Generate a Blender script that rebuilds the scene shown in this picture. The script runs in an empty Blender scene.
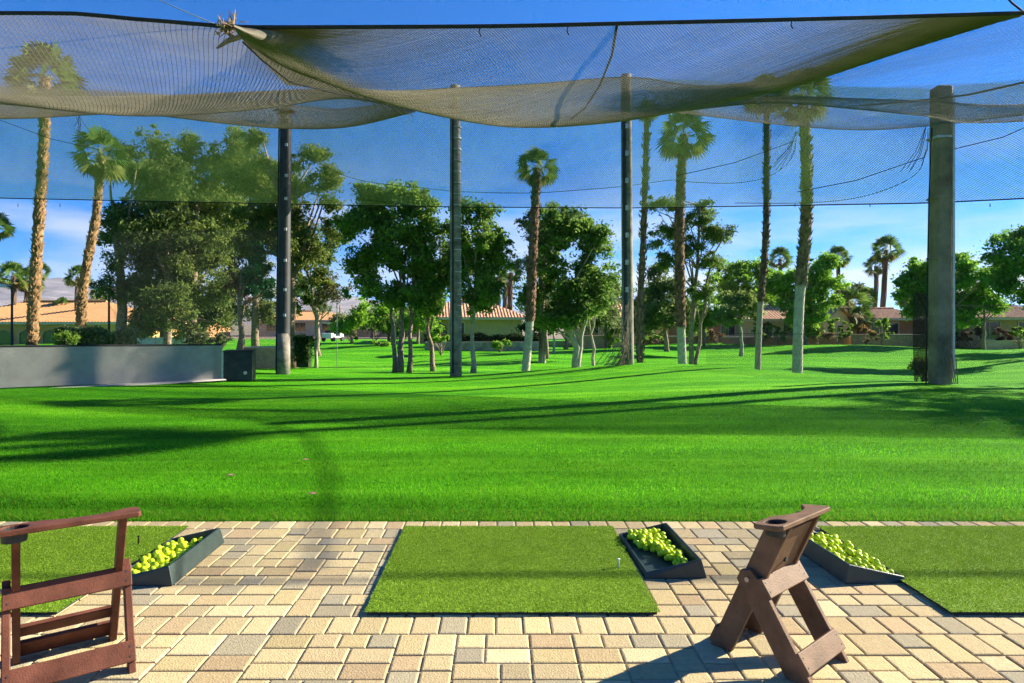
import bpy, bmesh, math, random
import numpy as np
from mathutils import Vector, Matrix
R = math.radians
PI = math.pi
sc = bpy.context.scene
COL = sc.collection
rnd = random.Random(7)
SUN_AZ, SUN_EL = 21.0, 25.5          # degrees from +X towards +Y, and above the horizon

# ------------------------------------------------------------------ helpers
CX, CY, F, EYE = 500.0, 323.0, 660.0, 1.5
def P(px, py, d):                     # a point of the place seen at (px, py) and d metres ahead
    return np.array([(px-CX)/F*d, d, EYE+(CY-py)/F*d])

class MB:
    """collects verts, faces (and a colour per vertex); build() links ONE mesh object"""
    def __init__(s): s.v=[]; s.f=[]; s.c=[]; s.m=[]; s.col=(1,1,1); s.mi=0
    def add(s, vs, fs):
        b=len(s.v); s.v.extend([tuple(map(float,p)) for p in vs]); s.c.extend([s.col]*len(vs))
        s.f.extend([tuple(b+i for i in f) for f in fs]); s.m.extend([s.mi]*len(fs))
    def box(s, x0,x1,y0,y1,z0,z1):
        s.add([(x0,y0,z0),(x1,y0,z0),(x1,y1,z0),(x0,y1,z0),(x0,y0,z1),(x1,y0,z1),(x1,y1,z1),(x0,y1,z1)],
              [(3,2,1,0),(4,5,6,7),(0,1,5,4),(1,2,6,5),(2,3,7,6),(3,0,4,7)])
    def beam(s, a, b, w, t, ref=(0,0,1)):
        """board from a to b; w = width along ref's perpendicular-in-plane, t = thickness along axis ref x dir"""
        a=Vector(a); b=Vector(b); d=(b-a).normalized(); r=Vector(ref)
        n=d.cross(r).normalized(); u=n.cross(d).normalized()
        vs=[]
        for p in (a,b):
            for su,sn in ((-1,-1),(1,-1),(1,1),(-1,1)):
                vs.append(p+u*(w/2*su)+n*(t/2*sn))
        s.add(vs,[(0,1,2,3),(7,6,5,4),(0,4,5,1),(1,5,6,2),(2,6,7,3),(3,7,4,0)])
    def tube(s, pts, rad, n=8, cap=True, jit=0, rng=rnd):
        pts=[Vector(p) for p in pts]
        if not hasattr(rad,'__len__'): rad=[rad]*len(pts)
        vs=[]; fs=[]
        ref=Vector((1,0.13,0))
        if abs((pts[-1]-pts[0]).normalized().dot(ref))>.9: ref=Vector((0.1,0,1))
        for i,p in enumerate(pts):
            d=(pts[min(i+1,len(pts)-1)]-pts[max(i-1,0)]).normalized()
            u=(ref-d*ref.dot(d)).normalized(); w=d.cross(u)
            for k in range(n):
                a=2*PI*k/n; r=rad[i]*(1+(rng.uniform(-jit,jit) if jit else 0))
                vs.append(p+u*(math.cos(a)*r)+w*(math.sin(a)*r))
        for i in range(len(pts)-1):
            for k in range(n):
                k2=(k+1)%n
                fs.append((i*n+k,i*n+k2,(i+1)*n+k2,(i+1)*n+k))
        if cap:
            fs.append(tuple(range(n-1,-1,-1))); fs.append(tuple((len(pts)-1)*n+k for k in range(n)))
        s.add(vs,fs)
    def prism(s, poly, fn):           # poly: 2-D outline, fn(p, k) -> 3-D point for k = 0 bottom, 1 top
        n=len(poly); vs=[fn(p,0) for p in poly]+[fn(p,1) for p in poly]
        fs=[tuple(range(n-1,-1,-1)),tuple(range(n,2*n))]+[(i,(i+1)%n,n+(i+1)%n,n+i) for i in range(n)]
        s.add(vs,fs)
    def build(s, name, mat, parent=None, smooth=False, bevel=0, seg=2):
        me=bpy.data.meshes.new(name); me.from_pydata(s.v,[],s.f); me.update()
        mats=mat if isinstance(mat,(list,tuple)) else [mat]
        for m in mats: me.materials.append(m)
        if len(mats)>1: me.polygons.foreach_set('material_index',s.m)
        a=me.color_attributes.new('Col','FLOAT_COLOR','POINT')
        arr=np.ones((len(s.v),4),dtype=np.float32); arr[:,:3]=np.array(s.c,dtype=np.float32).reshape(-1,3)
        a.data.foreach_set('color',arr.ravel())
        if smooth: me.polygons.foreach_set('use_smooth',[True]*len(me.polygons))
        return link(name,me,parent,bevel,seg)

def link(name, me, parent=None, bevel=0, seg=2):
    o=bpy.data.objects.new(name,me); COL.objects.link(o)
    if parent is not None: o.parent=parent
    if bevel:
        b=o.modifiers.new('bevel','BEVEL'); b.width=bevel; b.segments=seg; b.limit_method='ANGLE'
    return o

def np_mesh(name, v, nper, mat, parent=None, col=None):
    """v: (N*nper,3) independent polygons with nper corners each"""
    n=len(v)//nper; me=bpy.data.meshes.new(name)
    me.vertices.add(len(v)); me.vertices.foreach_set('co',np.ascontiguousarray(v,dtype=np.float32).ravel())
    me.loops.add(len(v)); me.loops.foreach_set('vertex_index',np.arange(len(v),dtype=np.int32))
    me.polygons.add(n); me.polygons.foreach_set('loop_start',np.arange(n,dtype=np.int32)*nper)
    me.materials.append(mat)
    if col is not None:
        a=me.color_attributes.new('Col','FLOAT_COLOR','POINT')
        c=np.ones((len(v),4),dtype=np.float32); c[:,:3]=np.repeat(col,nper,axis=0) if len(col)==n else col
        a.data.foreach_set('color',c.ravel())
    me.update(calc_edges=True)
    return link(name,me,parent)

def empty(name, loc=(0,0,0), rz=0):
    o=bpy.data.objects.new(name,None); COL.objects.link(o); o.location=[float(x) for x in loc]; o.rotation_euler[2]=rz
    o.empty_display_size=.2
    return o
def tag(o, label, cat, group=None):
    o['label']=label; o['category']=cat
    if group: o['group']=group
    return o
def struct(o): o['kind']='structure'; return o

# ------------------------------------------------------------------ materials
def mat(name, base=(.5,.5,.5), rough=.7, var=.25, scale=8, bump=0, bscale=60, attr=False, trans=0, spec=.3, metal=0,
        tint2=None, detail=4, sss=0, coord='Object'):
    m=bpy.data.materials.new(name); m.use_nodes=True; nt=m.node_tree; N=nt.nodes; L=nt.links
    bs=N['Principled BSDF']; out=N['Material Output']
    bs.inputs['Roughness'].default_value=rough; bs.inputs['Metallic'].default_value=metal
    bs.inputs['Specular IOR Level'].default_value=spec
    tc=N.new('ShaderNodeTexCoord')
    no=N.new('ShaderNodeTexNoise'); no.inputs['Scale'].default_value=scale; no.inputs['Detail'].default_value=detail
    no.inputs['Roughness'].default_value=.6
    L.new(tc.outputs[coord],no.inputs['Vector'])
    mr=N.new('ShaderNodeMapRange'); mr.inputs[1].default_value=.3; mr.inputs[2].default_value=.7
    L.new(no.outputs['Fac'],mr.inputs[0])
    mx=N.new('ShaderNodeMix'); mx.data_type='RGBA'
    d=[max(0,c*(1-var)) for c in base]; l=[min(1,c*(1+var)) for c in (tint2 or base)]
    mx.inputs[6].default_value=(*d,1); mx.inputs[7].default_value=(*l,1)
    L.new(mr.outputs[0],mx.inputs[0]); colour=mx.outputs[2]
    if attr:
        at=N.new('ShaderNodeAttribute'); at.attribute_name='Col'
        mu=N.new('ShaderNodeMix'); mu.data_type='RGBA'; mu.blend_type='MULTIPLY'; mu.inputs[0].default_value=1
        L.new(colour,mu.inputs[6]); L.new(at.outputs['Color'],mu.inputs[7]); colour=mu.outputs[2]
    L.new(colour,bs.inputs['Base Color'])
    if bump:
        n2=N.new('ShaderNodeTexNoise'); n2.inputs['Scale'].default_value=bscale; n2.inputs['Detail'].default_value=5
        L.new(tc.outputs[coord],n2.inputs['Vector'])
        bp=N.new('ShaderNodeBump'); bp.inputs['Strength'].default_value=bump; bp.inputs['Distance'].default_value=.02
        L.new(n2.outputs['Fac'],bp.inputs['Height']); L.new(bp.outputs[0],bs.inputs['Normal'])
    if trans:
        tr=N.new('ShaderNodeBsdfTranslucent'); L.new(colour,tr.inputs['Color'])
        ms=N.new('ShaderNodeMixShader'); ms.inputs[0].default_value=trans
        L.new(bs.outputs[0],ms.inputs[1]); L.new(tr.outputs[0],ms.inputs[2]); L.new(ms.outputs[0],out.inputs['Surface'])
    return m

M={}
M['leaf']=mat('leaf',(1,1,1),.6,.12,1.2,attr=True,trans=.48,spec=.12)
M['palm']=mat('palm_leaf',(1,1,1),.6,.1,2,attr=True,trans=.35,spec=.12)
M['grassblade']=mat('grass_blade',(1,1,1),.55,.15,2,attr=True,trans=.55,spec=.06)
M['bark']=mat('bark',(.16,.115,.08),.9,.45,9,bump=.8,bscale=30,tint2=(.24,.18,.13))
M['barkpale']=mat('pale_bark',(.36,.32,.26),.9,.3,7,bump=.5,bscale=30)
M['palmtrunk']=mat('palm_trunk',(1,1,1),.95,.3,9,bump=.9,bscale=25,attr=True)
M['paver']=mat('paver',(1,1,1),.85,.2,34,bump=.3,bscale=110,attr=True,detail=10,spec=.1)
M['sand']=mat('joint_sand',(.38,.31,.19),.95,.3,40,bump=.5,bscale=200)
M['turf']=mat('turf',(.17,.31,.016),.75,.3,55,bump=1,bscale=420,tint2=(.22,.39,.03),detail=9,spec=.15)
M['turfblade']=mat('turf_blade',(1,1,1),.6,.2,6,attr=True,trans=.25,spec=.05)
M['rubber']=mat('black_rubber',(.025,.03,.03),.55,.3,20,bump=.1,bscale=200)
M['tray']=mat('dark_tray_plastic',(.018,.036,.032),.42,.35,12,bump=.12,bscale=260,spec=.5)
M['ball']=mat('yellow_ball',(.55,.68,.02),.4,.06,30,spec=.25)
M['whiteplastic']=mat('white_plastic',(.8,.8,.77),.4,.05,30)
M['board']=mat('brown_board',(.085,.030,.018),.55,.28,9,bump=.15,bscale=160,tint2=(.12,.045,.028),detail=9,spec=.15)
M['board2']=mat('faded_brown_board',(.115,.066,.036),.6,.3,8,bump=.15,bscale=160,tint2=(.15,.09,.052),detail=9,spec=.15)
M['steel']=mat('bolt_steel',(.35,.33,.3),.4,.2,30,metal=.8)
M['net']=mat('net_cord',(.235,.215,.155),.7,.2,1.5,trans=.38,spec=.2)
M['netback']=mat('net_cord_green',(.155,.295,.085),.7,.2,1.5,trans=.45,spec=.25)
M['netdark']=mat('dark_net_cord',(.035,.045,.04),.8,.2,1.5,trans=.2)
M['rope']=mat('dark_rope',(.02,.02,.022),.8,.3,12)
M['wire']=mat('grey_wire',(.35,.36,.37),.5,.2,12)
M['woodpole']=mat('weathered_pole',(.13,.115,.09),.85,.45,3,bump=.6,bscale=18,tint2=(.20,.18,.15))
M['darkpole']=mat('dark_pole',(.028,.03,.034),.55,.4,4,bump=.2,bscale=30)
M['greypad']=mat('grey_wrapped_column',(.155,.118,.075),.75,.35,1.4,bump=.5,bscale=16,tint2=(.25,.20,.135))
M['galv']=mat('galvanised',(.45,.46,.46),.45,.2,9,metal=.5)
M['screen']=mat('fence_screen',(.36,.345,.31),.8,.12,3,bump=.3,bscale=60,trans=.45)
M['concrete']=mat('concrete',(.36,.34,.30),.9,.2,6,bump=.4,bscale=80)
M['deadleaf']=mat('dead_leaf',(.33,.22,.12),.9,.4,30)
M['roof_tile']=mat('clay_tile',(.42,.20,.10),.85,.35,3,bump=.4,bscale=25,tint2=(.52,.30,.17))
M['roof_tan']=mat('tan_tile',(.44,.235,.10),.85,.15,2,bump=.3,bscale=25)
M['stucco_tan']=mat('tan_stucco',(.52,.34,.17),.9,.12,2,bump=.3,bscale=80)
M['stucco_pale']=mat('pale_stucco',(.62,.47,.28),.9,.12,2,bump=.3,bscale=80)
M['stucco_rust']=mat('rust_stucco',(.45,.21,.10),.9,.15,2,bump=.3,bscale=80)
M['stucco_orange']=mat('orange_stucco',(.66,.37,.13),.9,.12,2,bump=.3,bscale=80)
M['trim']=mat('pale_trim',(.58,.48,.34),.8,.1,5)
M['whitewall']=mat('white_wall',(.62,.62,.60),.85,.1,4)
M['stone']=mat('stone_wall',(.30,.27,.235),.9,.4,3,bump=.9,bscale=8)
M['beigewood']=mat('beige_wood',(.50,.36,.19),.85,.2,4,bump=.3,bscale=40)
M['glass']=mat('window_glass',(.03,.04,.05),.06,.2,1,spec=.8)
M['rock']=mat('mountain_rock',(.10,.095,.105),.95,.35,.012,bump=0,tint2=(.17,.155,.16),detail=8)
M['earth']=mat('dry_earth',(.17,.14,.09),.95,.3,.4)
M['cartwhite']=mat('cart_white',(.65,.65,.63),.35,.05,8)

# lawn: mown turf with mowing bands, tufts and small worn patches
def lawn_mat():
    m=bpy.data.materials.new('lawn'); m.use_nodes=True; nt=m.node_tree; N=nt.nodes; L=nt.links
    bs=N['Principled BSDF']; bs.inputs['Roughness'].default_value=.7; bs.inputs['Specular IOR Level'].default_value=.04
    tc=N.new('ShaderNodeTexCoord'); sx=N.new('ShaderNodeSeparateXYZ'); L.new(tc.outputs['Object'],sx.inputs[0])
    def noise(scale,det=6,vec=None):
        n=N.new('ShaderNodeTexNoise'); n.inputs['Scale'].default_value=scale; n.inputs['Detail'].default_value=det; n.inputs['Roughness'].default_value=.65
        L.new(vec or tc.outputs['Object'],n.inputs['Vector']); return n.outputs['Fac']
    def math_(op,a,b):
        x=N.new('ShaderNodeMath'); x.operation=op
        for i,q in enumerate((a,b)):
            if isinstance(q,(int,float)): x.inputs[i].default_value=q
            else: L.new(q,x.inputs[i])
        return x.outputs[0]
    mp=N.new('ShaderNodeMapping'); mp.inputs['Scale'].default_value=(.18,1.6,1); L.new(tc.outputs['Object'],mp.inputs[0])
    bands=noise(1.0,4,mp.outputs[0]); fine=noise(38,8); mid=noise(1.3,6); tiny=noise(150,4)
    mp2=N.new('ShaderNodeMapping'); mp2.inputs['Scale'].default_value=(.04,.55,1); L.new(tc.outputs['Object'],mp2.inputs[0])
    mow=noise(1.0,2,mp2.outputs[0])
    f=math_('ADD',math_('MULTIPLY',bands,.5),math_('ADD',math_('MULTIPLY',fine,.45),math_('ADD',math_('MULTIPLY',mid,.25),math_('ADD',math_('MULTIPLY',tiny,.35),math_('MULTIPLY',mow,.55)))))
    mr=N.new('ShaderNodeMapRange'); mr.inputs[1].default_value=.84; mr.inputs[2].default_value=1.27; L.new(f,mr.inputs[0])
    cr=N.new('ShaderNodeValToRGB'); e=cr.color_ramp.elements
    e[0].color=(.022,.140,.003,1); e[1].color=(.16,.45,.01,1); k=cr.color_ramp.elements.new(.5); k.color=(.062,.285,.004,1)
    L.new(mr.outputs[0],cr.inputs[0]); L.new(cr.outputs[0],bs.inputs['Base Color'])
    bp=N.new('ShaderNodeBump'); bp.inputs['Strength'].default_value=.9; bp.inputs['Distance'].default_value=.03
    L.new(math_('ADD',fine,math_('MULTIPLY',tiny,.6)),bp.inputs['Height']); L.new(bp.outputs[0],bs.inputs['Normal'])
    return m
M['lawn']=lawn_mat()

# ------------------------------------------------------------------ terrain
_zx=[-60,-11.3,-7,-1.5,1.7,4.2,6.0,8.2,9.9,12,60]; _zc=[-.05,.02,-.22,-.30,-.12,.13,.24,.15,.11,.0,-.1]
def sst(a,b,x): t=np.clip((x-a)/(b-a),0,1); return t*t*(3-2*t)
def hz(X,Y):
    X=np.asarray(X,float); Y=np.asarray(Y,float)
    zc=sum(np.interp(X+o,_zx,_zc) for o in (-1.2,-.6,0,.6,1.2))/5
    dc=22-6.6*sst(4,10,X)
    t=np.clip((Y-5)/(dc-5),0,1)
    near=zc*sst(0,1,t)+.05*np.sin(PI*t)*np.cos(X*.35)
    u=Y-dc
    dip=-.88-.12*np.sin(X*.13)
    far=dip+(-.42-dip)*sst(14,34,u)+(.15*np.sin(X*.21+Y*.17)+.10*np.sin(X*.37-Y*.31+1))*sst(8,18,u)*(1-sst(34,60,u))
    z=near+(far-near)*sst(0.3,8,u)
    z=np.where(Y<5.0,-.06,z)
    return z
def g(px,d):                          # a ground point under picture column px at distance d
    X=(px-CX)/F*d; return np.array([X,d,float(hz(X,d))])

def grow(a0,a1,step,far,q):
    xs=list(np.arange(a0,a1+1e-6,step)); s=step; x=a1
    while x<far: s*=q; x=min(far,x+s); xs.append(x)
    return xs
xs=grow(-16,18,.4,4500,1.28); s=.4; x=-16; left=[]
while x>-4500: s*=1.28; x=max(-4500,x-s); left.append(x)
xs=np.array(left[::-1]+xs)
ys=[-4500,-2000,-600,-150,-50,-20,-10,-6,-4,0,4,4.985,5.005]+list(np.arange(5.3,62,.4)); s=.4; y=ys[-1]
while y<4500: s*=1.25; y=min(4500,y+s); ys.append(y)
ys=np.array(ys)
gx,gy=np.meshgrid(xs,ys); gz=hz(gx,gy)
nx,ny=len(xs),len(ys)
me=bpy.data.meshes.new('lawn')
me.from_pydata(np.stack([gx,gy,gz],-1).reshape(-1,3).tolist(),[],[(j*nx+i,j*nx+i+1,(j+1)*nx+i+1,(j+1)*nx+i) for j in range(ny-1) for i in range(nx-1)])
me.polygons.foreach_set('use_smooth',[True]*len(me.polygons)); me.materials.append(M['lawn']); me.materials.append(M['earth']); me.update()
fi=[1 if (gy[j,0]>75 or gy[j,0]<-60 or abs(gx[0,i]+20)>130) else 0 for j in range(ny-1) for i in range(nx-1)]
me.polygons.foreach_set('material_index',fi)
struct(link('lawn',me))

# grass blades on the near lawn
rng=np.random.default_rng(3)
n=330000
yy=5.0+ (rng.random(n)**1.15)*9.0; xx=(rng.random(n)*2-1)*(yy*.80+.5)-.0
keep=rng.random(n)<np.clip(1.25-(yy-5)/11,.2,1); xx=xx[keep]; yy=yy[keep]; n=len(xx)
zz=hz(xx,yy)-.002
hgt=rng.uniform(.016,.036,n)*np.where(yy<5.12,1.15,1); az=rng.random(n)*2*PI; lean=rng.uniform(.1,.9,n)
wx=np.cos(az)*.0022; wy=np.sin(az)*.0022
laz=rng.random(n)*2*PI
v=np.zeros((n,3,3))
v[:,0]=np.stack([xx-wx,yy-wy,zz],-1); v[:,1]=np.stack([xx+wx,yy+wy,zz],-1)
v[:,2]=np.stack([xx+np.cos(laz)*lean*hgt,yy+np.sin(laz)*lean*hgt-.006,zz+hgt],-1)
b=rng.random((n,1)); b=np.clip((b-.5)*1.25+.5,0,1); c=np.array([[.022,.135,.002]])*(1-b)+np.array([[.18,.52,.016]])*b
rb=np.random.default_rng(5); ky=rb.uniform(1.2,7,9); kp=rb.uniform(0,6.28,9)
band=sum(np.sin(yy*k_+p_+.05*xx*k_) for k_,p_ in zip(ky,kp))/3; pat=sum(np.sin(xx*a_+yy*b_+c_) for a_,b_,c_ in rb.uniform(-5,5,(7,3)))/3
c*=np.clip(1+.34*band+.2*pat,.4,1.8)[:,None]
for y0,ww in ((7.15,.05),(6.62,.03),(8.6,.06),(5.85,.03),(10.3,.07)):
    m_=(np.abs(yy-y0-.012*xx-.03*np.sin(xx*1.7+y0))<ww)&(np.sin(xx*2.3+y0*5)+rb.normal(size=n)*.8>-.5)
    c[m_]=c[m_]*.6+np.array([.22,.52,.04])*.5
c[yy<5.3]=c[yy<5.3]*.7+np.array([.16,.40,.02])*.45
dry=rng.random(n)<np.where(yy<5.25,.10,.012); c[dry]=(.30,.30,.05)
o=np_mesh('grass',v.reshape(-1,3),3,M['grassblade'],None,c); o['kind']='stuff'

# ------------------------------------------------------------------ patio of tumbled pavers
def pavers():
    u=.069; X0,X1=-6.9,6.9; Y0,Y1=1.7,4.8
    W=int(round((X1-X0)/u)); mb=MB(); r=random.Random(11)
    pal=[(.50,.40,.21),(.46,.355,.19),(.53,.43,.235),(.43,.32,.18),(.34,.295,.19),(.32,.28,.19),(.38,.31,.18),(.465,.365,.20),(.44,.35,.195),(.48,.385,.195),(.56,.46,.26),(.51,.41,.22)]
    def one(x0,x1,y0,y1):
        gq=.0034; ch=.006
        a=[x0+gq+r.uniform(-.001,.001),x1-gq+r.uniform(-.001,.001),y0+gq+r.uniform(-.001,.001),y1-gq+r.uniform(-.001,.001)]
        zt=r.uniform(-.002,.002); c=r.choice(pal); k=r.uniform(.86,1.12)*(1+.07*math.sin(x0*1.9+y0*2.3)+.05*math.sin(x0*4.1-y0*3.7+1)); mb.col=tuple(q*k for q in c)
        def ring(i,z): return [(a[0]+i,a[2]+i,z),(a[1]-i,a[2]+i,z),(a[1]-i,a[3]-i,z),(a[0]+i,a[3]-i,z)]
        vs=ring(0,-.04)+ring(0,zt-ch)+ring(ch*.45,zt-ch*.35)+ring(ch*1.5,zt)
        fs=[(12,13,14,15)]
        for q in range(3):
            for i in range(4): fs.append((q*4+i,q*4+(i+1)%4,q*4+4+(i+1)%4,q*4+4+i))
        mb.add(vs,fs)
    # soldier courses: along the lawn, and along the near edge of the mats
    for (ya,yb) in ((4.815,5.0),(3.185,3.375)):
        x=X0
        while x<X1: one(x,x+.1375,ya,yb); x+=.1375
    def field(ya,yb):
        H=int((yb-ya)/u+.5); uy=(yb-ya)/H
        occ=np.zeros((H,W),bool)
        for j in range(H):
            i=0
            while i<W:
                if occ[j,i]: i+=1; continue
                gap=0
                while i+gap<W and not occ[j,i+gap] and gap<8: gap+=1
                if gap<=3: w=gap
                elif gap==4: w=2
                elif gap==5: w=r.choice((2,3))
                else: w=r.choice((2,3,3))
                h=2 if w==3 else r.choice((2,2,3))
                h=min(h,H-j)
                if H-j-h==1: h+=1
                occ[j:j+h,i:i+w]=True
                one(X0+i*u,X0+(i+w)*u,ya+j*uy,ya+(j+h)*uy); i+=w
    field(1.7,3.185); field(3.375,4.815)
    mb.col=(1,1,1)
    return mb
pv=pavers(); struct(pv.build('patio',M['paver']))
sb=MB(); sb.box(-9,9,-3,5.0,-.055,-.0075); struct(sb.build('patio_bed',M['sand']))

# ------------------------------------------------------------------ golf mats
def make_mat(hx0,hx1,hy0,hy1,nb):
    mb=MB(); mb.box(hx0+.012,hx1-.012,hy0+.012,hy1-.012,.001,.0155); 
    back=mb
    tf=MB(); nxx,nyy=24,22
    r=random.Random(5)
    vs=[];fs=[]
    for j in range(nyy+1):
        for i in range(nxx+1):
            e=.004*(i in(0,nxx))+.0
            x=hx0+(hx1-hx0)*i/nxx+(r.uniform(-.003,.003)); y=hy0+(hy1-hy0)*j/nyy+(r.uniform(-.003,.003))
            vs.append((x,y,.0185+r.uniform(-.001,.001)))
    for j in range(nyy):
        for i in range(nxx):
            a=j*(nxx+1)+i; fs.append((a,a+1,a+nxx+2,a+nxx+1))
    tf.add(vs,fs)
    return back,tf
MX0,MX1,MY0,MY1=-.757,.757,-.715,.715
back_mb,turf_mb=make_mat(MX0,MX1,MY0,MY1,0)
rg=np.random.default_rng(9); n=75000
bx=rg.uniform(MX0-.004,MX1+.004,n); by=rg.uniform(MY0-.004,MY1+.004,n); az=rg.random(n)*2*PI; l2=rg.random(n)*2*PI; h=rg.uniform(.006,.013,n)
v=np.zeros((n,3,3)); w=.0016
v[:,0]=np.stack([bx-np.cos(az)*w,by-np.sin(az)*w,np.full(n,.0175)],-1); v[:,1]=np.stack([bx+np.cos(az)*w,by+np.sin(az)*w,np.full(n,.0175)],-1)
v[:,2]=np.stack([bx+np.cos(l2)*.006,by+np.sin(l2)*.006,.0175+h],-1)
k=rg.random((n,1)); tcol=np.array([[.15,.28,.012]])*(1-k)+np.array([[.34,.52,.05]])*k
def tee(x,y,m,par):
    t=MB(); t.tube([(x,y,.016),(x,y,.062),(x,y,.068),(x,y,.072)],[.006,.0055,.009,.011],8); return t.build('rubber_tee',m,par,smooth=True)
mats_at=[(-3.025,'green turf golf mat on the paving behind the open brown stand, at the left edge','tee_black'),
         (.063,'green turf golf mat in full view in the middle of the paving','tee_white'),
         (3.07,'green turf golf mat cut by the right edge, beyond the solid-backed brown stand',None)]
first=None
for X,lab,tk in mats_at:
    e=empty('golf_mat',(X,4.098,0)); tag(e,lab,'golf mat','turf mats on the paving')
    if first is None:
        a=back_mb.build('backing',M['rubber'],e); b=turf_mb.build('turf',M['turf'],e)
        c=np_mesh('turf_pile',v.reshape(-1,3),3,M['turfblade'],b,tcol); first=(a,b,c)
    else:
        ca=first[0].copy(); COL.objects.link(ca); ca.parent=e
        cb=first[1].copy(); COL.objects.link(cb); cb.parent=e
        cc=first[2].copy(); COL.objects.link(cc); cc.parent=cb
    if tk=='tee_white': tee(.655,-.10,M['whiteplastic'],e)
    if tk=='tee_black': tee(.60,.33,M['rubber'],e)

# ------------------------------------------------------------------ ball trays and balls
def tray_mesh(mir):
    """low rim on the mat side (x=-w), high rim on the other; flared skirt"""
    w,l=.165,.36; t=.012
    def hgt(x): return .035+.075*(x+w)/(2*w)
    outer_b=[(-w-.012,-l-.014),(w+.028,-l-.014),(w+.028,l+.014),(-w-.012,l+.014)]
    outer_t=[(-w,-l),(w,-l),(w,l),(-w,l)]
    inner_t=[(-w+t,-l+t),(w-t*1.4,-l+t),(w-t*1.4,l-t),(-w+t,l-t)]
    inner_b=[(-w+t+.004,-l+t+.006),(w-t*1.4-.012,-l+t+.006),(w-t*1.4-.012,l-t-.006),(-w+t+.004,l-t-.006)]
    vs=[(x,y,.001) for x,y in outer_b]+[(x,y,hgt(x)) for x,y in outer_t]+[(x,y,hgt(x)) for x,y in inner_t]+[(x,y,.014) for x,y in inner_b]
    vs=[(mir*x,y,z) for x,y,z in vs]
    fs=[(3,2,1,0)]
    for q in range(3):
        for i in range(4): fs.append((q*4+i,q*4+(i+1)%4,q*4+4+(i+1)%4,q*4+4+i))
    fs.append((12,13,14,15))
    if mir<0: fs=[f[::-1] for f in fs]
    mb=MB(); mb.add(vs,fs); return mb
bm=bmesh.new(); bmesh.ops.create_icosphere(bm,subdivisions=3,radius=.0196); ballme=bpy.data.meshes.new('golf_ball'); bm.to_mesh(ballme); bm.free()
ballme.polygons.foreach_set('use_smooth',[True]*len(ballme.polygons)); ballme.materials.append(M['ball'])
def make_tray(cx,cy,rz,mir,lab,ball_lab,grp,nb,region,seed):
    e=tray_mesh(mir).build('ball_tray',M['tray'],None,bevel=.006,seg=3); e.location=(cx,cy,0); e.rotation_euler[2]=rz
    tag(e,lab,'ball tray','trays of golf balls')
    r=random.Random(seed); placed=[]; rad=.0196
    mw=Matrix.Translation((cx,cy,0))@Matrix.Rotation(rz,4,'Z')
    for k in range(nb):
        best=None
        for _ in range(60):
            x,y=region(r)
            z=.0145+rad
            for (a,b_,c_) in placed:
                dd=(a-x)**2+(b_-y)**2
                if dd<(2*rad)**2: z=max(z,c_+math.sqrt((2*rad)**2-dd))
            if best is None or z<best[2]: best=(x,y,z)
        placed.append(best)
        o=bpy.data.objects.new('golf_ball',ballme); COL.objects.link(o)
        o.location=mw@Vector(best); o.rotation_euler=(r.random()*6,r.random()*6,0)
        tag(o,ball_lab,'golf ball',grp)
def reg_mid(r):
    while True:
        x=r.uniform(-.115,.108); y=r.uniform(-.315,.315)
        if y>.20 or x>-.115+.14*(.2-y)/.5+ (0.05 if y<.05 else 0): return x,y
make_tray(1.01,4.24,R(2),1,'dark tray right of the middle mat, yellow balls heaped along its far and right sides',
    'yellow-green golf ball heaped in the tray beside the middle mat','golf balls in the middle tray',94,reg_mid,1)
make_tray(-2.065,4.13,R(1),1,'dark tray of yellow balls just right of the left mat, near the open brown stand',
    'yellow-green golf ball in the tray beside the left mat','golf balls in the left tray',86,lambda r:(r.uniform(-.125,.105),r.uniform(-.315,.27)),2)
make_tray(2.155,4.17,R(3),-1,'dark tray with an even bed of yellow balls touching the right mat',
    'yellow-green golf ball in the tray beside the right mat','golf balls in the right tray',114,lambda r:(r.uniform(-.105,.125),r.uniform(-.315,.315)),3)

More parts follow.
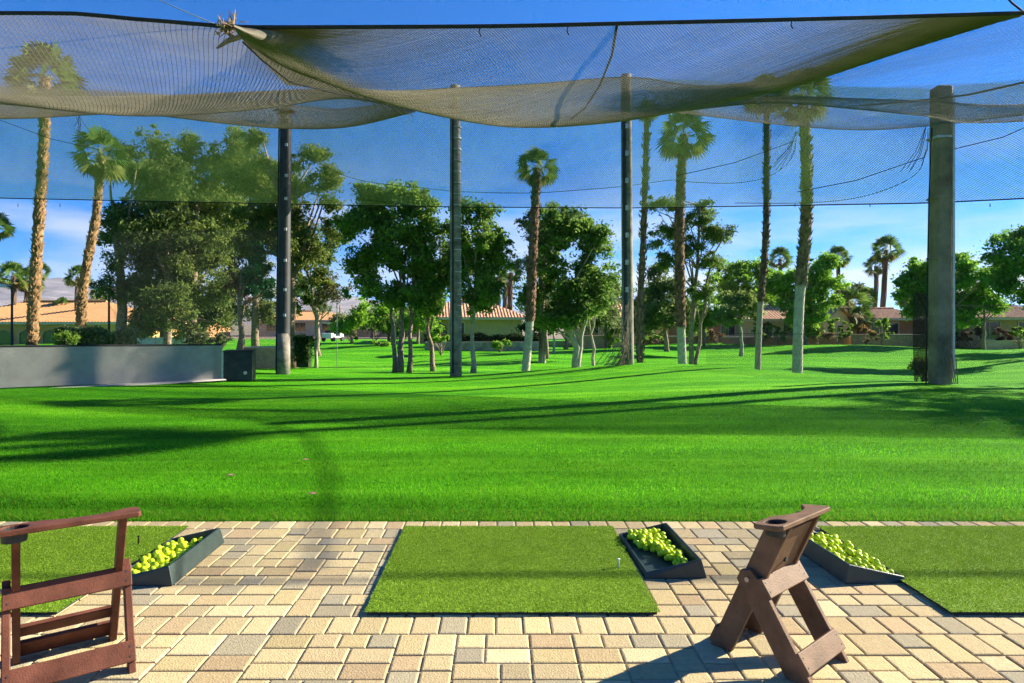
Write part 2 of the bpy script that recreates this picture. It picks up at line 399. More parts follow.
# ------------------------------------------------------------------ bag stands
def plate(par, x0, x1, y0, y1, z, t, cupx, m, tilt=0.0, notch=None):
    outline=[]
    yb=y1
    outline+=[(x0+.02,y0),(x0,y0+.02),(x0,y1-.02),(x0+.02,y1)]
    nx0,nx1,dep=notch
    for k in range(13):
        a=k/12; outline.append((nx0+(nx1-nx0)*a, y1-dep*math.sin(PI*a)**.75))
    outline+=[(x1-.012,y1),(x1,y1-.012),(x1,y0+.012),(x1-.012,y0)]
    outline=outline[::-1]
    hole=[(cupx+.047*math.cos(2*PI*k/20),(y0+y1)/2-.002+.043*math.sin(2*PI*k/20)) for k in range(20)]
    bm=bmesh.new(); loops=[]
    for lp in (outline,hole):
        vs=[bm.verts.new((p[0],p[1],z)) for p in lp]
        es=[bm.edges.new((vs[i],vs[(i+1)%len(vs)])) for i in range(len(vs))]; loops.append(es)
    bmesh.ops.triangle_fill(bm,use_beauty=True,use_dissolve=False,edges=loops[0]+loops[1])
    geo=bmesh.ops.extrude_face_region(bm,geom=bm.faces[:])
    bmesh.ops.translate(bm,vec=(0,0,-t),verts=[q for q in geo['geom'] if isinstance(q,bmesh.types.BMVert)])
    bmesh.ops.recalc_face_normals(bm,faces=bm.faces[:])
    for q in bm.verts: q.co.z+=tilt*(q.co.y-(y0+y1)/2)
    me=bpy.data.meshes.new('top_rail'); bm.to_mesh(me); bm.free(); me.materials.append(m)
    o=link('top_rail',me,par,.004,2)
    cb=MB(); yc=(y0+y1)/2-.002
    n=20
    vs=[];fs=[]
    for (rr,zz) in ((.046,z-t*.4),(.043,z-.055),(.040,z-.055),(.040,z-t*.5)):
        for k in range(n): vs.append((cupx+rr*math.cos(2*PI*k/n),yc+rr*.93*math.sin(2*PI*k/n),zz))
    for q in range(3):
        for k in range(n): fs.append((q*n+k,q*n+(k+1)%n,q*n+n+(k+1)%n,q*n+n+k))
    fs.append(tuple(range(n,2*n)))
    cb.add(vs,fs); cb.build('cup_holder',M['rubber'],par,smooth=False)
    return o
def bag_stand(loc, rz, lab, W, dep, topy, topz, pivz, bw, th, m, panel, rail, notch, cupx):
    """local x = width, +y = rear (legs' feet), front slats at -y"""
    e=empty('bag_stand',loc,rz); tag(e,lab,'bag stand','brown bag stands on the paving')
    ry=dep/2; fy=-dep/2
    rear=Vector((0,ry,0)); top=Vector((0,ry-topy,topz))
    t=pivz/topz; piv=rear.lerp(top,t)
    for sx in (-1,1):
        x=sx*W/2
        b=MB(); ru=rear+Vector((x,0,0)); tu=top+Vector((x,0,-.012))
        dirv=(tu-ru).normalized()
        # long leg, cut level with the ground at the foot
        hw=bw/2; cth=dirv.z; sh=hw/cth
        poly=[(ru.y-sh,0.001),(ru.y+sh,0.001),(tu.y+sh,tu.z),(tu.y-sh,tu.z)]
        b.prism(poly,lambda p,k:(x-th/2+k*th,p[0],p[1])); b.build('long_leg',m,e,bevel=.004)
        b=MB(); x2=x+sx*(th+.003)
        py,pz=piv.y,piv.z+.03; sl=(py-fy); c2=pz/math.hypot(sl,pz); sh=hw/c2
        poly=[(fy-sh*.5,0.001),(fy+sh*1.5,0.001),(py+sh*.9,pz-.02),(py+sh*.55,pz+.025),(py-.2*sh,pz+.035),(py-sh*.9,pz+.0)]
        b.prism(poly,lambda p,k:(x2-th/2+k*th,p[0],p[1])); b.build('short_leg',m,e,bevel=.004)
        b=MB(); b.tube([(x2+sx*th*.5,py,pz-.01),(x2+sx*(th*.5+.006),py,pz-.01)],.011,10); b.build('bolt',M['steel'],e)
    xs_=W/2+th*1.5+.003
    # the two front slats lie on the front edge of the short legs
    slope=(piv.y-fy)/(piv.z+.03)
    for zc in (.085,pivz-.0):
        yc=fy-(bw/2)/math.cos(math.atan(slope))*.5+slope*zc-.010-(bw*.18 if zc>.2 else 0)
        b=MB(); b.beam((-xs_,yc,zc),(xs_,yc,zc),.088,.022,ref=(0,slope,1)); so_=b.build('slat',m,e,bevel=.004)
        nn=Vector((0,-1,slope)).normalized()
        for sx in (-1,1):
            for dz in (-.02,.02):
                q0=Vector((sx*(xs_-.02),yc,zc))+Vector((0,slope,1)).normalized()*dz+nn*.0105
                b=MB(); b.tube([q0,q0+nn*.002],.0042,8); b.build('screw',M['darkpole'],so_)
    sl2=-topy/topz
    for zc in ((.05,.15) if not panel else (.055,)):
        b=MB(); yc=ry+bw/2+.010+sl2*zc
        b.beam((-W/2-th/2,yc,zc),(W/2+th/2,yc,zc),.085 if zc<.1 else .06,.022,ref=(0,sl2,1)); b.build('rear_slat',m,e,bevel=.004)
    if panel:
        b=MB(); z0,z1=pivz+.02,topz-.03
        y=lambda z: ry+sl2*z-bw/2+.016
        b.beam((0,y(z0),z0),(0,y(z1),z1),W-th-.004,.02,ref=(1,0,0)); b.build('front_panel',m,e,bevel=.003)
        b=MB(); zq=pivz+.09; b.tube([(.0,y(zq)-.02,zq),(.0,y(zq)-.005,zq)],.012,10); b.build('knob',M['rubber'],e)
    plate(e,rail[0],rail[1],top.y-rail[2],top.y+rail[2],topz+.012,.022,cupx,m,tilt=rail[3],notch=notch)
    return e
# right stand
c=np.array([1.262,2.985])
bag_stand((c[0],c[1],0),math.atan2(.21,.245),'brown A-frame bag stand with a solid upper panel, right of the middle mat',
          .27,.41,.275,.64,.35,.096,.028,M['board2'],True,(-.255,.225,.066,-.12),(-.08,.20,.062),-.175)
# left stand
bag_stand((-1.875,2.87,0),R(36),'brown A-frame bag stand with an open upper frame, at the bottom left corner',
          .37,.40,.38,.68,.37,.058,.030,M['board'],False,(-.275,.25,.062,-.05),(-.09,.19,.045),-.19)

# ------------------------------------------------------------------ net posts
def tapered(name,px,d,ytop,dia,m,lab,parts,square=False,ybase=None):
    b=g(px[0],d); top=P(px[1],ytop,d)
    e=empty(name,b); tag(e,lab,'post','net posts round the lawn')
    h=top[2]-b[2]; lean=top[0]-b[0]
    mb=MB()
    if square:
        q=dia/2; poly=[(-q,-q),(q,-q),(q,q),(-q,q)]
        mb.prism(poly,lambda p,k:(p[0]*(1-.06*k)+lean*k,p[1]*(1-.06*k),-.3+(h+.3)*k)); mb.build('shaft',m,e,bevel=.05,seg=3)
    else:
        K=14; mb.tube([(lean*i/K,0,-.3+(h+.3)*i/K) for i in range(K+1)],[dia/2*(1.08-.16*i/K) for i in range(K+1)],18,jit=.012); mb.build('shaft',m,e,smooth=True)
    return e,h,lean
e,h,ln=tapered('net_post',(283,286),22,105,.40,M['darkpole'],'dark painted net post with pale bands, next to the dark box on the left',None)
b=MB(); b.tube([(0,0,-.1),(0.0,0,.55),(0.002,0,1.35)],[.235,.232,.225],18); b.build('base_sleeve',M['woodpole'],e,smooth=True)
for k in range(8):
    z=1.8+k*.95+rnd.uniform(-.2,.2); b=MB(); x=ln*z/h
    b.box(x+.05,x+.13,-.215,-.16,z,z+.09); b.build('clip',M['galv'],e)
b=MB(); b.tube([(-.17,-.19,.1),(-.17+ln,-.17,h*.95)],.022,6); b.build('conduit',M['rope'],e)
e,h,ln=tapered('net_post',(456,455),22,86,.37,M['woodpole'],'grey weathered round net post with a dark cable down its face, second from left',None)
b=MB(); b.tube([(-.09,-.18,.1),(-.09,-.165,h*.98)],.03,6); b.build('cable',M['rope'],e)
for k in range(22):
    z=.5+k*.37; b=MB(); b.tube([(0,0,z),(0,0,z+.02)],.19,14); b.build('band',M['wire'] if k%3==0 else M['galv'],e)
e,h,ln=tapered('net_post',(628,626),22,75,.37,M['woodpole'],'round net post with netting gathered round its foot, third from left',None)
b=MB(); b.tube([(-.10,-.17,.1),(-.10+ln,-.15,h*.98)],.065,8); b.build('cable',M['darkpole'],e)
for k in range(7):
    z=2.4+k*.9; b=MB(); b.box(-.13,-.03,-.26,-.2,z,z+.16); b.build('bracket',M['galv'],e)
e,h,ln=tapered('net_post',(940,941),15.4,87,.37,M['greypad'],'thick square grey net post, largest of the posts, near the right edge',None,square=True)
b=MB(); b.box(.155,.205,-.215,-.187,.15,h*.97); b.build('corner_strip',M['galv'],e)
b=MB()
for k in range(5): b.tube([(-.2+.1*k,-.25,1.0-.1*k),(-.1+.07*k,-.29,.45),(.05+.04*k,-.3,.02)],.012,5)
b.build('loose_net_skirt',M['net'],e)
for k in range(4):
    z=1.5+k*1.4; b=MB(); b.box(-.195,.195,-.195,.195,z,z+.05); b.build('strap',M['galv'] if k==3 else M['greypad'],e)

# ------------------------------------------------------------------ nets made of knotted cord
def crom(rows,t):
    n=len(rows)-1; x=t*n; i=min(int(x),n-1); f=x-i
    p1,p2=rows[i],rows[i+1]; p0=rows[i-1] if i>0 else 2*p1-p2; p3=rows[i+2] if i+2<=n else 2*p2-p1
    return .5*((2*p1)+(-p0+p2)*f+(2*p0-5*p1+4*p2-p3)*f*f+(-p0+3*p1-3*p2+p3)*f**3)
def curve_pts(pts,n=41):
    pts=np.array(pts,float)
    L_=np.concatenate([[0],np.cumsum(np.linalg.norm(np.diff(pts,axis=0),axis=1))]); L_/=L_[-1]
    return np.array([[np.interp(s_,L_,pts[:,k]) for k in range(3)] for s_ in np.linspace(0,1,n)])
def smooth_c(pts,n=41):
    pts=[np.array(p,float) for p in pts]
    fine=[crom(pts,t) for t in np.linspace(0,1,200)]
    return curve_pts(fine,n)
def sheet(rows,NT=41):
    return np.array([[crom([r[i] for r in rows],t) for i in range(len(rows[0]))] for t in np.linspace(0,1,NT)])   # [t][s]
def strands(S,cell,rad,mb_name,m,parent,step=.4,seed=0,ortho=False):
    NT,NS=S.shape[:2]
    W=np.linalg.norm(np.diff(S,axis=1),axis=2).sum(1).mean(); Lh=np.linalg.norm(np.diff(S,axis=0),axis=2).sum(0).mean()
    r=np.random.default_rng(seed)
    def ev(s,t):
        x=np.clip(s,0,1)*(NS-1); y=np.clip(t,0,1)*(NT-1); i=np.minimum(x.astype(int),NS-2); j=np.minimum(y.astype(int),NT-2); fx=(x-i)[:,None]; fy=(y-j)[:,None]
        return S[j,i]*(1-fx)*(1-fy)+S[j,i+1]*fx*(1-fy)+S[j+1,i]*(1-fx)*fy+S[j+1,i+1]*fx*fy
    V=[];Fs=[];base=0
    lines=[]
    if ortho:
        for a in np.arange(cell/2,W,cell): lines.append(((a,0),(a,Lh)))
        for b_ in np.arange(cell/2,Lh,cell): lines.append(((0,b_),(W,b_)))
    else:
        dd=cell*math.sqrt(2)
        for a in np.arange(-Lh,W,dd):
            t0=max(0,-a); t1=min(Lh,W-a)
            if t1>t0+.05: lines.append(((a+t0,t0),(a+t1,t1)))
        for a in np.arange(0,W+Lh,dd):
            t0=max(0,a-W); t1=min(Lh,a)
            if t1>t0+.05: lines.append(((a-t0,t0),(a-t1,t1)))
    for (p,q) in lines:
        ln_=math.hypot(q[0]-p[0],q[1]-p[1]); k=max(2,int(ln_/step)+1)
        u=np.linspace(0,1,k); pts=ev((p[0]+(q[0]-p[0])*u)/W,(p[1]+(q[1]-p[1])*u)/Lh)
        d=np.gradient(pts,axis=0); d/=np.linalg.norm(d,axis=1)[:,None]+1e-9
        ref=np.array([.2,.9,.38]); a_=np.cross(d,ref); a_/=np.linalg.norm(a_,axis=1)[:,None]+1e-9; b_=np.cross(d,a_)
        rr=rad*r.uniform(.85,1.15)
        ring=[pts+rr*(a_*math.cos(x)+b_*math.sin(x)) for x in (0,2.094,4.189)]
        V.append(np.stack(ring,1).reshape(-1,3))
        ii=base+np.arange(k-1)*3
        for x in range(3):
            y=(x+1)%3; Fs.append(np.stack([ii+x,ii+y,ii+3+y,ii+3+x],1))
        base+=3*k
    V=np.concatenate(V); Fa=np.concatenate(Fs)
    me=bpy.data.meshes.new(mb_name); me.vertices.add(len(V)); me.vertices.foreach_set('co',V.astype(np.float32).ravel())
    me.loops.add(Fa.size); me.loops.foreach_set('vertex_index',Fa.astype(np.int32).ravel())
    me.polygons.add(len(Fa)); me.polygons.foreach_set('loop_start',np.arange(len(Fa),dtype=np.int32)*4); me.materials.append(m)
    me.polygons.foreach_set('use_smooth',np.ones(len(Fa),bool)); me.update(calc_edges=True)
    return link(mb_name,me,parent)
def rope_obj(name,pts,rad,m,parent=None,n=6):
    b=MB(); b.tube(pts,rad,n); return b.build(name,m,parent,smooth=True)

ROPE_D=7.7
def RP(px,py): return P(px,py,ROPE_D)
junc=P(243,40,8.0); corner=P(1026,15,7.75)
Fleft=[np.array([-24,7.3,4.9]),np.array([-14,7.5,4.95]),RP(0,13),RP(120,18),RP(210,25)]
Fmid=[RP(243,27),RP(350,27),RP(500,26),RP(640,23),RP(850,18),RP(1024,13)]
Fright=[RP(1026,13.5),RP(1200,9),np.array([11,7.7,5.1]),np.array([18,7.7,5.1]),np.array([25,7.7,5.1])]
# middle hammock
Gm=[junc,P(300,73,9.6),P(400,107,12),P(510,127,14),P(600,124,14),P(680,111,13),P(780,90,11.2),P(900,52,9.3),P(1020,15.5,7.8)]
Hm=[P(285,84,21),P(360,92,21.9),P(456,88,21.9),P(540,84,21.8),P(627,77,21.9),P(700,86,19),P(780,78,16),P(860,58,12.5),P(940,36,9.8),P(1020,15.5,7.85)]
e=empty('overhead_net',(0,0,0)); tag(e,'middle sagging overhead golf net, hung like a hammock from debris to right corner','net','overhead nets above the lawn')
Sm=sheet([smooth_c(Fmid),smooth_c(Gm),smooth_c(Hm)])
strands(Sm,.05,.0039,'mesh',M['net'],e,seed=1)
rope_obj('seam',[P(617,25,7.75),P(612,55,9.4),P(600,85,11.2),P(585,108,12.6),P(570,120,13.8)],.018,M['netdark'],e)
rope_obj('back_hem',smooth_c(Hm),.018,M['net'],e)
for px,x in ((480,27),(568,26),(792,20)):
    rope_obj('loose_tie',[RP(px,x),RP(px-1,x+5),RP(px+1,x+9)],.007,M['rope'],e)
# left panel with two folds
G1=[np.array([-22,13,7.0]),P(-150,92,12.5),P(0,104,12.5),P(130,116,13),P(250,109,13.2),P(330,97,13.6),P(385,104,13.2)]
K1=[np.array([-23,15,7.9]),P(-150,82,15),P(0,95,15),P(130,96,15.5),P(250,92,16),P(330,90,16),P(395,100,15)]
G2=[np.array([-24,18,8.0]),P(-150,110,18),P(0,119,18),P(130,114,18),P(225,124,18.3),P(290,129,18.5),P(350,127,18.2),P(412,113,17)]
H1=[np.array([-26,22,9.3]),P(-150,80,22),P(0,86,22),P(130,92,22),P(285,104,22),P(350,108,22),P(440,92,22)]
e=empty('overhead_net',(0,0,0)); tag(e,'left panel of sagging overhead golf net with two soft folds, left of the debris','net','overhead nets above the lawn')
Sl=sheet([smooth_c(Fleft+[RP(241,29)]),smooth_c(G1),smooth_c(K1),smooth_c(G2),smooth_c(H1)],61)
strands(Sl,.05,.0039,'mesh',M['net'],e,seed=2)
lace=[P(243,42,8),P(290,62,9),P(330,82,10.4),P(372,98,11.6),P(412,108,12.4)]
rope_obj('lacing_rope',[P(243,42,8),P(262,60,8.6),P(290,82,9.6),P(330,92,10.8),P(372,100,11.8),P(412,110,12.5)],.012,M['rope'],e)
for k in range(9):
    a=.3+k*.075; p=crom(lace,a); q=p+np.array([.28,.2,-.16]); rope_obj('lacing_tie',[p,q],.007,M['netdark'],e)
# right panel
Gr=[P(690,110,13.2),P(780,101,13),P(860,107,13),P(940,115,13),P(1024,121,13),np.array([18,12.5,6.0]),np.array([26,12.5,6.1])]
Kr=[P(700,100,15),P(790,97,14.6),P(860,99,14.3),P(940,101,14.2),P(1024,104,14.2),np.array([18.5,14.8,6.8]),np.array([26.5,14.8,6.9])]
G2r=[P(680,113,17),P(780,125,16.5),P(860,130,16),P(940,124,15.8),P(1024,114,16),np.array([19,17,7.3]),np.array([27,17,7.4])]
Hr=[P(640,86,21.5),P(720,90,20.5),P(820,88,19.5),P(905,86,18.5),P(1000,84,18.5),np.array([20,20,8.3]),np.array([28,20,8.5])]
e=empty('overhead_net',(0,0,0)); tag(e,'right panel of sagging overhead golf net passing in front of the square post top','net','overhead nets above the lawn')
Sr=sheet([smooth_c(Fright),smooth_c(Gr),smooth_c(Kr),smooth_c(G2r),smooth_c(Hr)],61)
strands(Sr,.055,.0021,'mesh',M['net'],e,seed=3)
rope_obj('seam',[np.array([8.75,7.8,5.05]),np.array([9.1,10.5,5.5]),np.array([9.45,13.3,6.1]),np.array([9.4,15.2,6.6]),np.array([9.3,17,7.1])],.021,M['net'],e)
# back net, hung from the post tops, with a roped bottom hem and a doubled lower edge
bt=[np.array([-34,22.1,9.3]),P(-100,84,22.1),P(285,100,22.15),P(456,88,22.15),P(627,76,22.15),P(760,84,19.5),P(930,89,15.8),P(1200,60,14.2),np.array([26,13.5,7.2])]
bb=[np.array([-34,22.1,5.6]),P(-100,196,22.1),P(285,204,22.15),P(456,207,22.15),P(627,208,22.15),P(760,206,19.5),P(930,203,15.8),P(1200,190,14.2),np.array([26,13.5,4.3])]
e=empty('back_net',(0,0,0)); tag(e,'tall upright golf net hung between the posts with a dark rope along its lower hem','net')
tb=curve_pts(bt,121); bbp=curve_pts(bb,121)
Sb=np.array([tb+(bbp-tb)*t+np.array([0,.25,0])*math.sin(PI*t) for t in np.linspace(0,1,9)])
strands(Sb,.05,.006,'mesh',M['netback'],e,step=.8,seed=4)
rope_obj('hem_rope',bbp,.016,M['rope'],e)
for px in (18,60,118,170,770,795,990,870): rope_obj('hem_tie',[P(px,203.5,22 if px<700 else 18),P(px,207,22 if px<700 else 18)],.012,M['rope'],e)
# second layer: swagged lower hem
e=empty('back_net',(0,0,0)); tag(e,'second thinner golf net behind the upright one, its hem swagged between the posts','net')
h2=[P(300,150,22.5),P(352,178,22.6),P(432,189,22.6),P(470,192,22.6),P(530,193,22.6),P(580,190,22.6),P(626,186,22.6),P(672,180,22.2),P(690,182,21.6),P(735,183,20.6),P(770,176,20),P(792,158,19.6),P(796,140,19.5)]
t2=[P(300,104,22.5),P(352,97,22.6),P(432,90,22.6),P(470,88,22.6),P(530,84,22.6),P(580,80,22.6),P(626,77,22.6),P(672,80,22.2),P(690,80,21.6),P(735,82,20.6),P(770,84,20),P(792,84,19.6),P(796,84,19.5)]
a2=curve_pts(t2,61); 
xa=np.array(h2); b2=np.array([[np.interp(p[0],xa[:,0],xa[:,k]) for k in range(3)] for p in a2])
strands(np.array([a2+(b2-a2)*t for t in np.linspace(0,1,7)]),.06,.0022,'mesh',M['netback'],e,step=.8,seed=5)
rope_obj('hem_rope',smooth_c(h2,61),.010,M['rope'],e)
e=empty('back_net',(0,0,0)); tag(e,'short swag of golf net hanging between the right palms and the square post','net')
h3=[P(735,203,19.6),P(800,203,18.6),P(850,199,17.6),P(890,188,16.8),P(918,172,16.2),P(926,150,16.0)]
t3=[P(735,84,19.6),P(800,84,18.6),P(850,86,17.6),P(890,88,16.8),P(918,88,16.2),P(926,90,16.0)]
a3=curve_pts(t3,41); xa=np.array(h3); b3=np.array([[np.interp(p[0],xa[:,0],xa[:,k]) for k in range(3)] for p in a3])
strands(np.array([a3+(b3-a3)*t for t in np.linspace(0,1,7)]),.06,.0022,'mesh',M['netback'],e,step=.8,seed=6)
rope_obj('hem_rope',smooth_c(h3),.009,M['rope'],e)
# gathered dark net hanging beside the square post
e=empty('gathered_net',g(921,15.9)); tag(e,'dark gathered strip of netting hanging beside the square post','net')
X0,X1=(P(914,0,15.9)[0],P(930,0,15.9)[0])
Sg=np.array([[np.array([X0+(X1-X0)*s_,15.9+.05*math.sin(s_*19+t*2),.02+(2.2)*t])-np.array(e.location) for s_ in np.linspace(0,1,13)] for t in np.linspace(0,1,9)])
strands(Sg,.02,.0042,'mesh',M['netdark'],e,step=.5,seed=7)
# low side nets, a thin veil near the ground
def veil(lab,pts,z1,seed,cell=.026,rad=.0013):
    e=empty('low_net',(0,0,0)); tag(e,lab,'net','low nets standing on the lawn')
    c_=curve_pts([(p[0],p[1],0) for p in pts],41)
    lo=np.array([[q[0],q[1],float(hz(q[0],q[1]))+.02] for q in c_]); hi=np.array([[q[0],q[1],z1] for q in c_])
    strands(np.array([lo+(hi-lo)*t for t in np.linspace(0,1,6)]),cell,rad,'mesh',M['netdark'],e,step=.6,seed=seed)
    rope_obj('top_rope',hi,.006,M['netdark'],e)
veil('low dark net veil right of the square post',[(10.3,15.4),(14,14.5),(20,13.4)],1.9,8)
veil('low dark net veil between the tall palms and the square post',[(6.4,20.5),(9.2,16.6),(9.9,15.6)],1.2,9)
veil('low dark net veil above the left fence in front of the big pine trees',[(-13.1,22.4),(-11,22.3),(-7.5,22.2)],4.6,10,cell=.034,rad=.0017)

# ropes and cables
o=rope_obj('support_cable',smooth_c(Fleft+[RP(243,27)]+Fmid[1:]+Fright[1:],140),.025,M['rope']); tag(o,'dark steel cable along the front edge of the overhead nets','cable')
o=rope_obj('guy_wire',[P(155,-2,10),P(190,14,9),P(222,27,7.8)],.008,M['wire']); tag(o,'thin pale wire running down to the debris on the net','wire')
o=rope_obj('guy_wire',[P(1005,-5,8),P(1012,3,7.8),P(1026,14,7.7)],.012,M['rope']); tag(o,'dark wire tied to the top right corner of the overhead net','wire')
o=rope_obj('guy_rope',[P(932,128,15.0),P(929,200,15.0),P(927,300,15.0),g(926,15.0)],.016,M['rope']); tag(o,'dark rope hanging down beside the square post','rope')
for k,(a,b_,l_) in enumerate(((P(676,176,20),P(797,140,18.8),'thin stay wire crossing the sky between two right palms'),(P(797,192,18.5),P(925,157,16),'thin stay wire rising to the square post from the left'),(P(950,150,15.3),P(1060,112,14),'thin stay wire rising right from the square post'),(P(0,120,21.8),P(100,150,21.8),'thin stay wire sloping behind the two left palms'))):
    o=rope_obj('stay_wire',[a,(a+b_)/2-np.array([0,0,.12]),b_],.009,M['rope']); tag(o,l_,'wire','thin stay wires in the nets')
# bunched ties hanging from the net to posts
for k,(p,q,l_) in enumerate(((P(797,132,18.9),P(776,170,19),'loose cluster of net cords hanging beside the right tall palm'),(P(928,128,15.6),P(912,172,15.9),'loose cluster of net cords hanging left of the square post'),(P(78,114,21),P(84,138,21),'loose dark net cords hanging above the leaning left palm'))):
    b=MB(); r_=random.Random(k)
    for i in range(6):
        e1=p+np.array([r_.uniform(-.05,.05),0,r_.uniform(-.1,.1)]); e2=p+(q-p)*r_.uniform(.5,1.05)+np.array([r_.uniform(-.3,.3),0,0])
        b.tube([e1,(e1+e2)/2+np.array([.05,0,-.08]),e2],.007,4)
    o=b.build('loose_cords',M['rope']); tag(o,l_,'cord','loose cords hanging from the nets')

# debris caught on the net
b=MB(); r_=random.Random(4)
b.tube([P(217,48,7.9),P(228,41,7.8),P(240,37,7.75),P(252,34,7.75),P(261,33,7.75)],[.014,.03,.032,.028,.012],8,jit=.2)
b.tube([P(222,29,7.75),P(232,36,7.75),P(238,40,7.8)],[.012,.022,.01],6)
b.tube([P(236,41,7.8),P(242,30,7.75),P(248,27,7.7)],[.012,.012,.01],6)
o=b.build('dead_branch',M['bark']); tag(o,'dry broken branch lying crossed on the overhead net at upper left','branch')
twv=MB()
for k in range(70):
    c_=P(228,27,7.7)+np.array([r_.gauss(0,.06),r_.gauss(0,.04),r_.gauss(0,.035)]); d_=np.array([r_.gauss(0,.06),r_.gauss(0,.04),r_.gauss(0.02,.06)])
    twv.col=r_.choice([(.5,.36,.2),(.25,.16,.1),(.12,.08,.06)]); twv.tube([c_,c_+d_*.5+np.array([0,0,.01]),c_+d_],[.010,.007,.002],4)
o=twv.build('twig_clump',mat('twig',(1,1,1),.9,.2,20,attr=True)); tag(o,'ragged clump of dry twigs and fibres on the front cable, upper left','twigs')
lf=MB()
for k in range(6):
    c_=P(285,114,18.0)+np.array([r_.uniform(-.22,.22),r_.uniform(-.1,.1),r_.uniform(-.02,.06)])
    lf.add([c_+np.array(q) for q in ((-.16,-.05,0),(.0,-.09,.05),(.17,0,.01),(.02,.07,.06))],[(0,1,2,3)])
    lf.add([c_+np.array(q) for q in ((-.16,-.05,-.03),(.0,-.09,.02),(.17,0,-.03),(.02,.07,.03))],[(3,2,1,0)])
o=lf.build('dry_palm_husk',M['deadleaf']); tag(o,'curled brown palm husk lying in the net fold by the dark post','palm husk')

# netting gathered round the foot of the third post
b=MB(); r_=random.Random(2); base=g(628,21.6)
for k in range(46):
    a=r_.uniform(-1,1); z0=r_.uniform(.2,2.2)
    p0=base+np.array([r_.uniform(-.25,.1),-.22+r_.uniform(-.05,.1),z0]); p2=base+np.array([-.25-abs(a)*r_.uniform(.1,1.0),-.1+r_.uniform(-.3,.3),.02])
    b.tube([p0,(p0+p2)/2+np.array([.12,0,-.12]),p2],.009,3)
o=b.build('bunched_net',M['net']); tag(o,'pale bunched netting spilled on the grass at the foot of the third post','net')

# ------------------------------------------------------------------ left fence and box
fa=np.array([-11.45,15.3]); fb=np.array([-7.95,18.9]); fd=(fb-fa)/np.linalg.norm(fb-fa)
start=fa-fd*9.0; Ltot=np.linalg.norm(fb-start)
e=empty('screen_fence',(start[0],start[1],0),math.atan2(fd[1],fd[0])); tag(e,'low grey fabric windscreen fence along the left of the lawn','fence')
b=MB(); K=60; vs=[];fs=[]
for i in range(K+1):
    x=Ltot*i/K; w=start+fd*x; zb=float(hz(w[0],w[1]))
    off=.015*math.sin(i*1.1)
    vs+=[(x,off*.6,zb+.03),(x,off,zb+.45),(x,0,.96-.09*max(0,(x-9)/5))]
for i in range(K):
    for q in (0,1): fs.append((i*3+q,i*3+3+q,i*3+4+q,i*3+1+q))
b.add(vs,fs); b.build('screen',M['screen'],e,smooth=True)
rope_obj('top_rail',[(0,0,.965),(9,0,.965),(Ltot,0,.88)],.022,M['rope'],e)
for k in range(8):
    x=.3+k*(Ltot-.5)/7; b=MB(); b.tube([(x,.05,-.2),(x,.05,.97-.09*max(0,(x-9)/5))],.03,8); b.build('fence_post',M['darkpole'],e)
b=MB(); b.prism([(0,-.28),(Ltot,-.28),(Ltot,.1),(0,.1)],lambda p,k:(p[0],p[1]*(1-.2*k),-.12+k*(.16 if p[0]<2 else .03))); b.build('curb',M['concrete'],e)
bc=g(239.8,19.3)
e=empty('equipment_box',bc,R(12)); tag(e,'dark square box with a pale corner edge at the end of the grey fence','box')
b=MB(); b.box(-.40,.40,-.3,.3,.02,.86); b.build('body',M['darkpole'],e,bevel=.02)
b=MB(); b.box(-.42,.42,-.32,.32,.862,.90); b.build('lid',M['rubber'],e,bevel=.01)
b=MB(); b.box(-.438,-.402,-.335,-.30,.02,.88); b.build('corner_edge',M['galv'],e)
b=MB(); b.tube([(.2,-.31,.25),(.2,-.34,.25)],.05,10); b.build('knob',M['galv'],e)

# ------------------------------------------------------------------ trees
def leaf_quads(rg,c,size,asp,up=.0):
    n=len(c); d=rg.normal(size=(n,3)); d[:,2]-=up; d/=np.linalg.norm(d,axis=1)[:,None]
    q=rg.normal(size=(n,3)); w=np.cross(d,q); w/=np.linalg.norm(w,axis=1)[:,None]
    s_=size*rg.uniform(.65,1.35,(n,1)); 
    v=np.stack([c-d*s_*.5,c+w*s_*asp*.5,c+d*s_*.5,c-w*s_*asp*.5],1)
    return v.reshape(-1,3)
def crown(rg,ells,n,size,asp,ca,cb,clump=.5,up=.3,hole=.0,shell=.55):
    """ells: list of (center, radii). leaves gather in twig clumps scattered through the ellipsoids"""
    vols=np.array([e_[1][0]*e_[1][1]*e_[1][2] for e_ in ells])**.75; vols/=vols.sum()
    V=[];C=[];cl=[]
    for (c,r_),w in zip(ells,vols):
        m=max(80,int(n*w)); per=60; k=max(5,int(m/per))
        nl=int(rg.integers(7,11)); ld=rg.normal(size=(nl,3)); ld/=np.linalg.norm(ld,axis=1)[:,None]
        lc=ld*rg.uniform(.45,1.0,(nl,1)); lr=rg.uniform(.24,.5,nl); li=rg.integers(0,nl,k)
        d=rg.normal(size=(k,3)); d/=np.linalg.norm(d,axis=1)[:,None]
        cc=np.array(c)+(lc[li]+d*(rg.random((k,1))**.4)*lr[li][:,None])*np.array(r_)
        out=rg.random(k)<.16; cc[out]=np.array(c)+(cc[out]-np.array(c))*rg.uniform(1.08,1.38,(out.sum(),1))
        cs=clump*rg.uniform(.35,1.1,k)*np.where(out,.6,1); idx=np.repeat(np.arange(k),per)
        p=cc[idx]+rg.normal(size=(k*per,3))*cs[idx][:,None]*np.array([.5,.5,.32])
        V.append(leaf_quads(rg,p,size,asp,up))
        t=np.clip(rg.random((k,1))[idx]**1.3*.75+rg.random((k*per,1))*.3,0,1.05)
        C.append(np.array(ca)*(1-t)+np.array(cb)*t); cl.append(cc)
    return np.concatenate(V),np.concatenate(C),np.concatenate(cl)
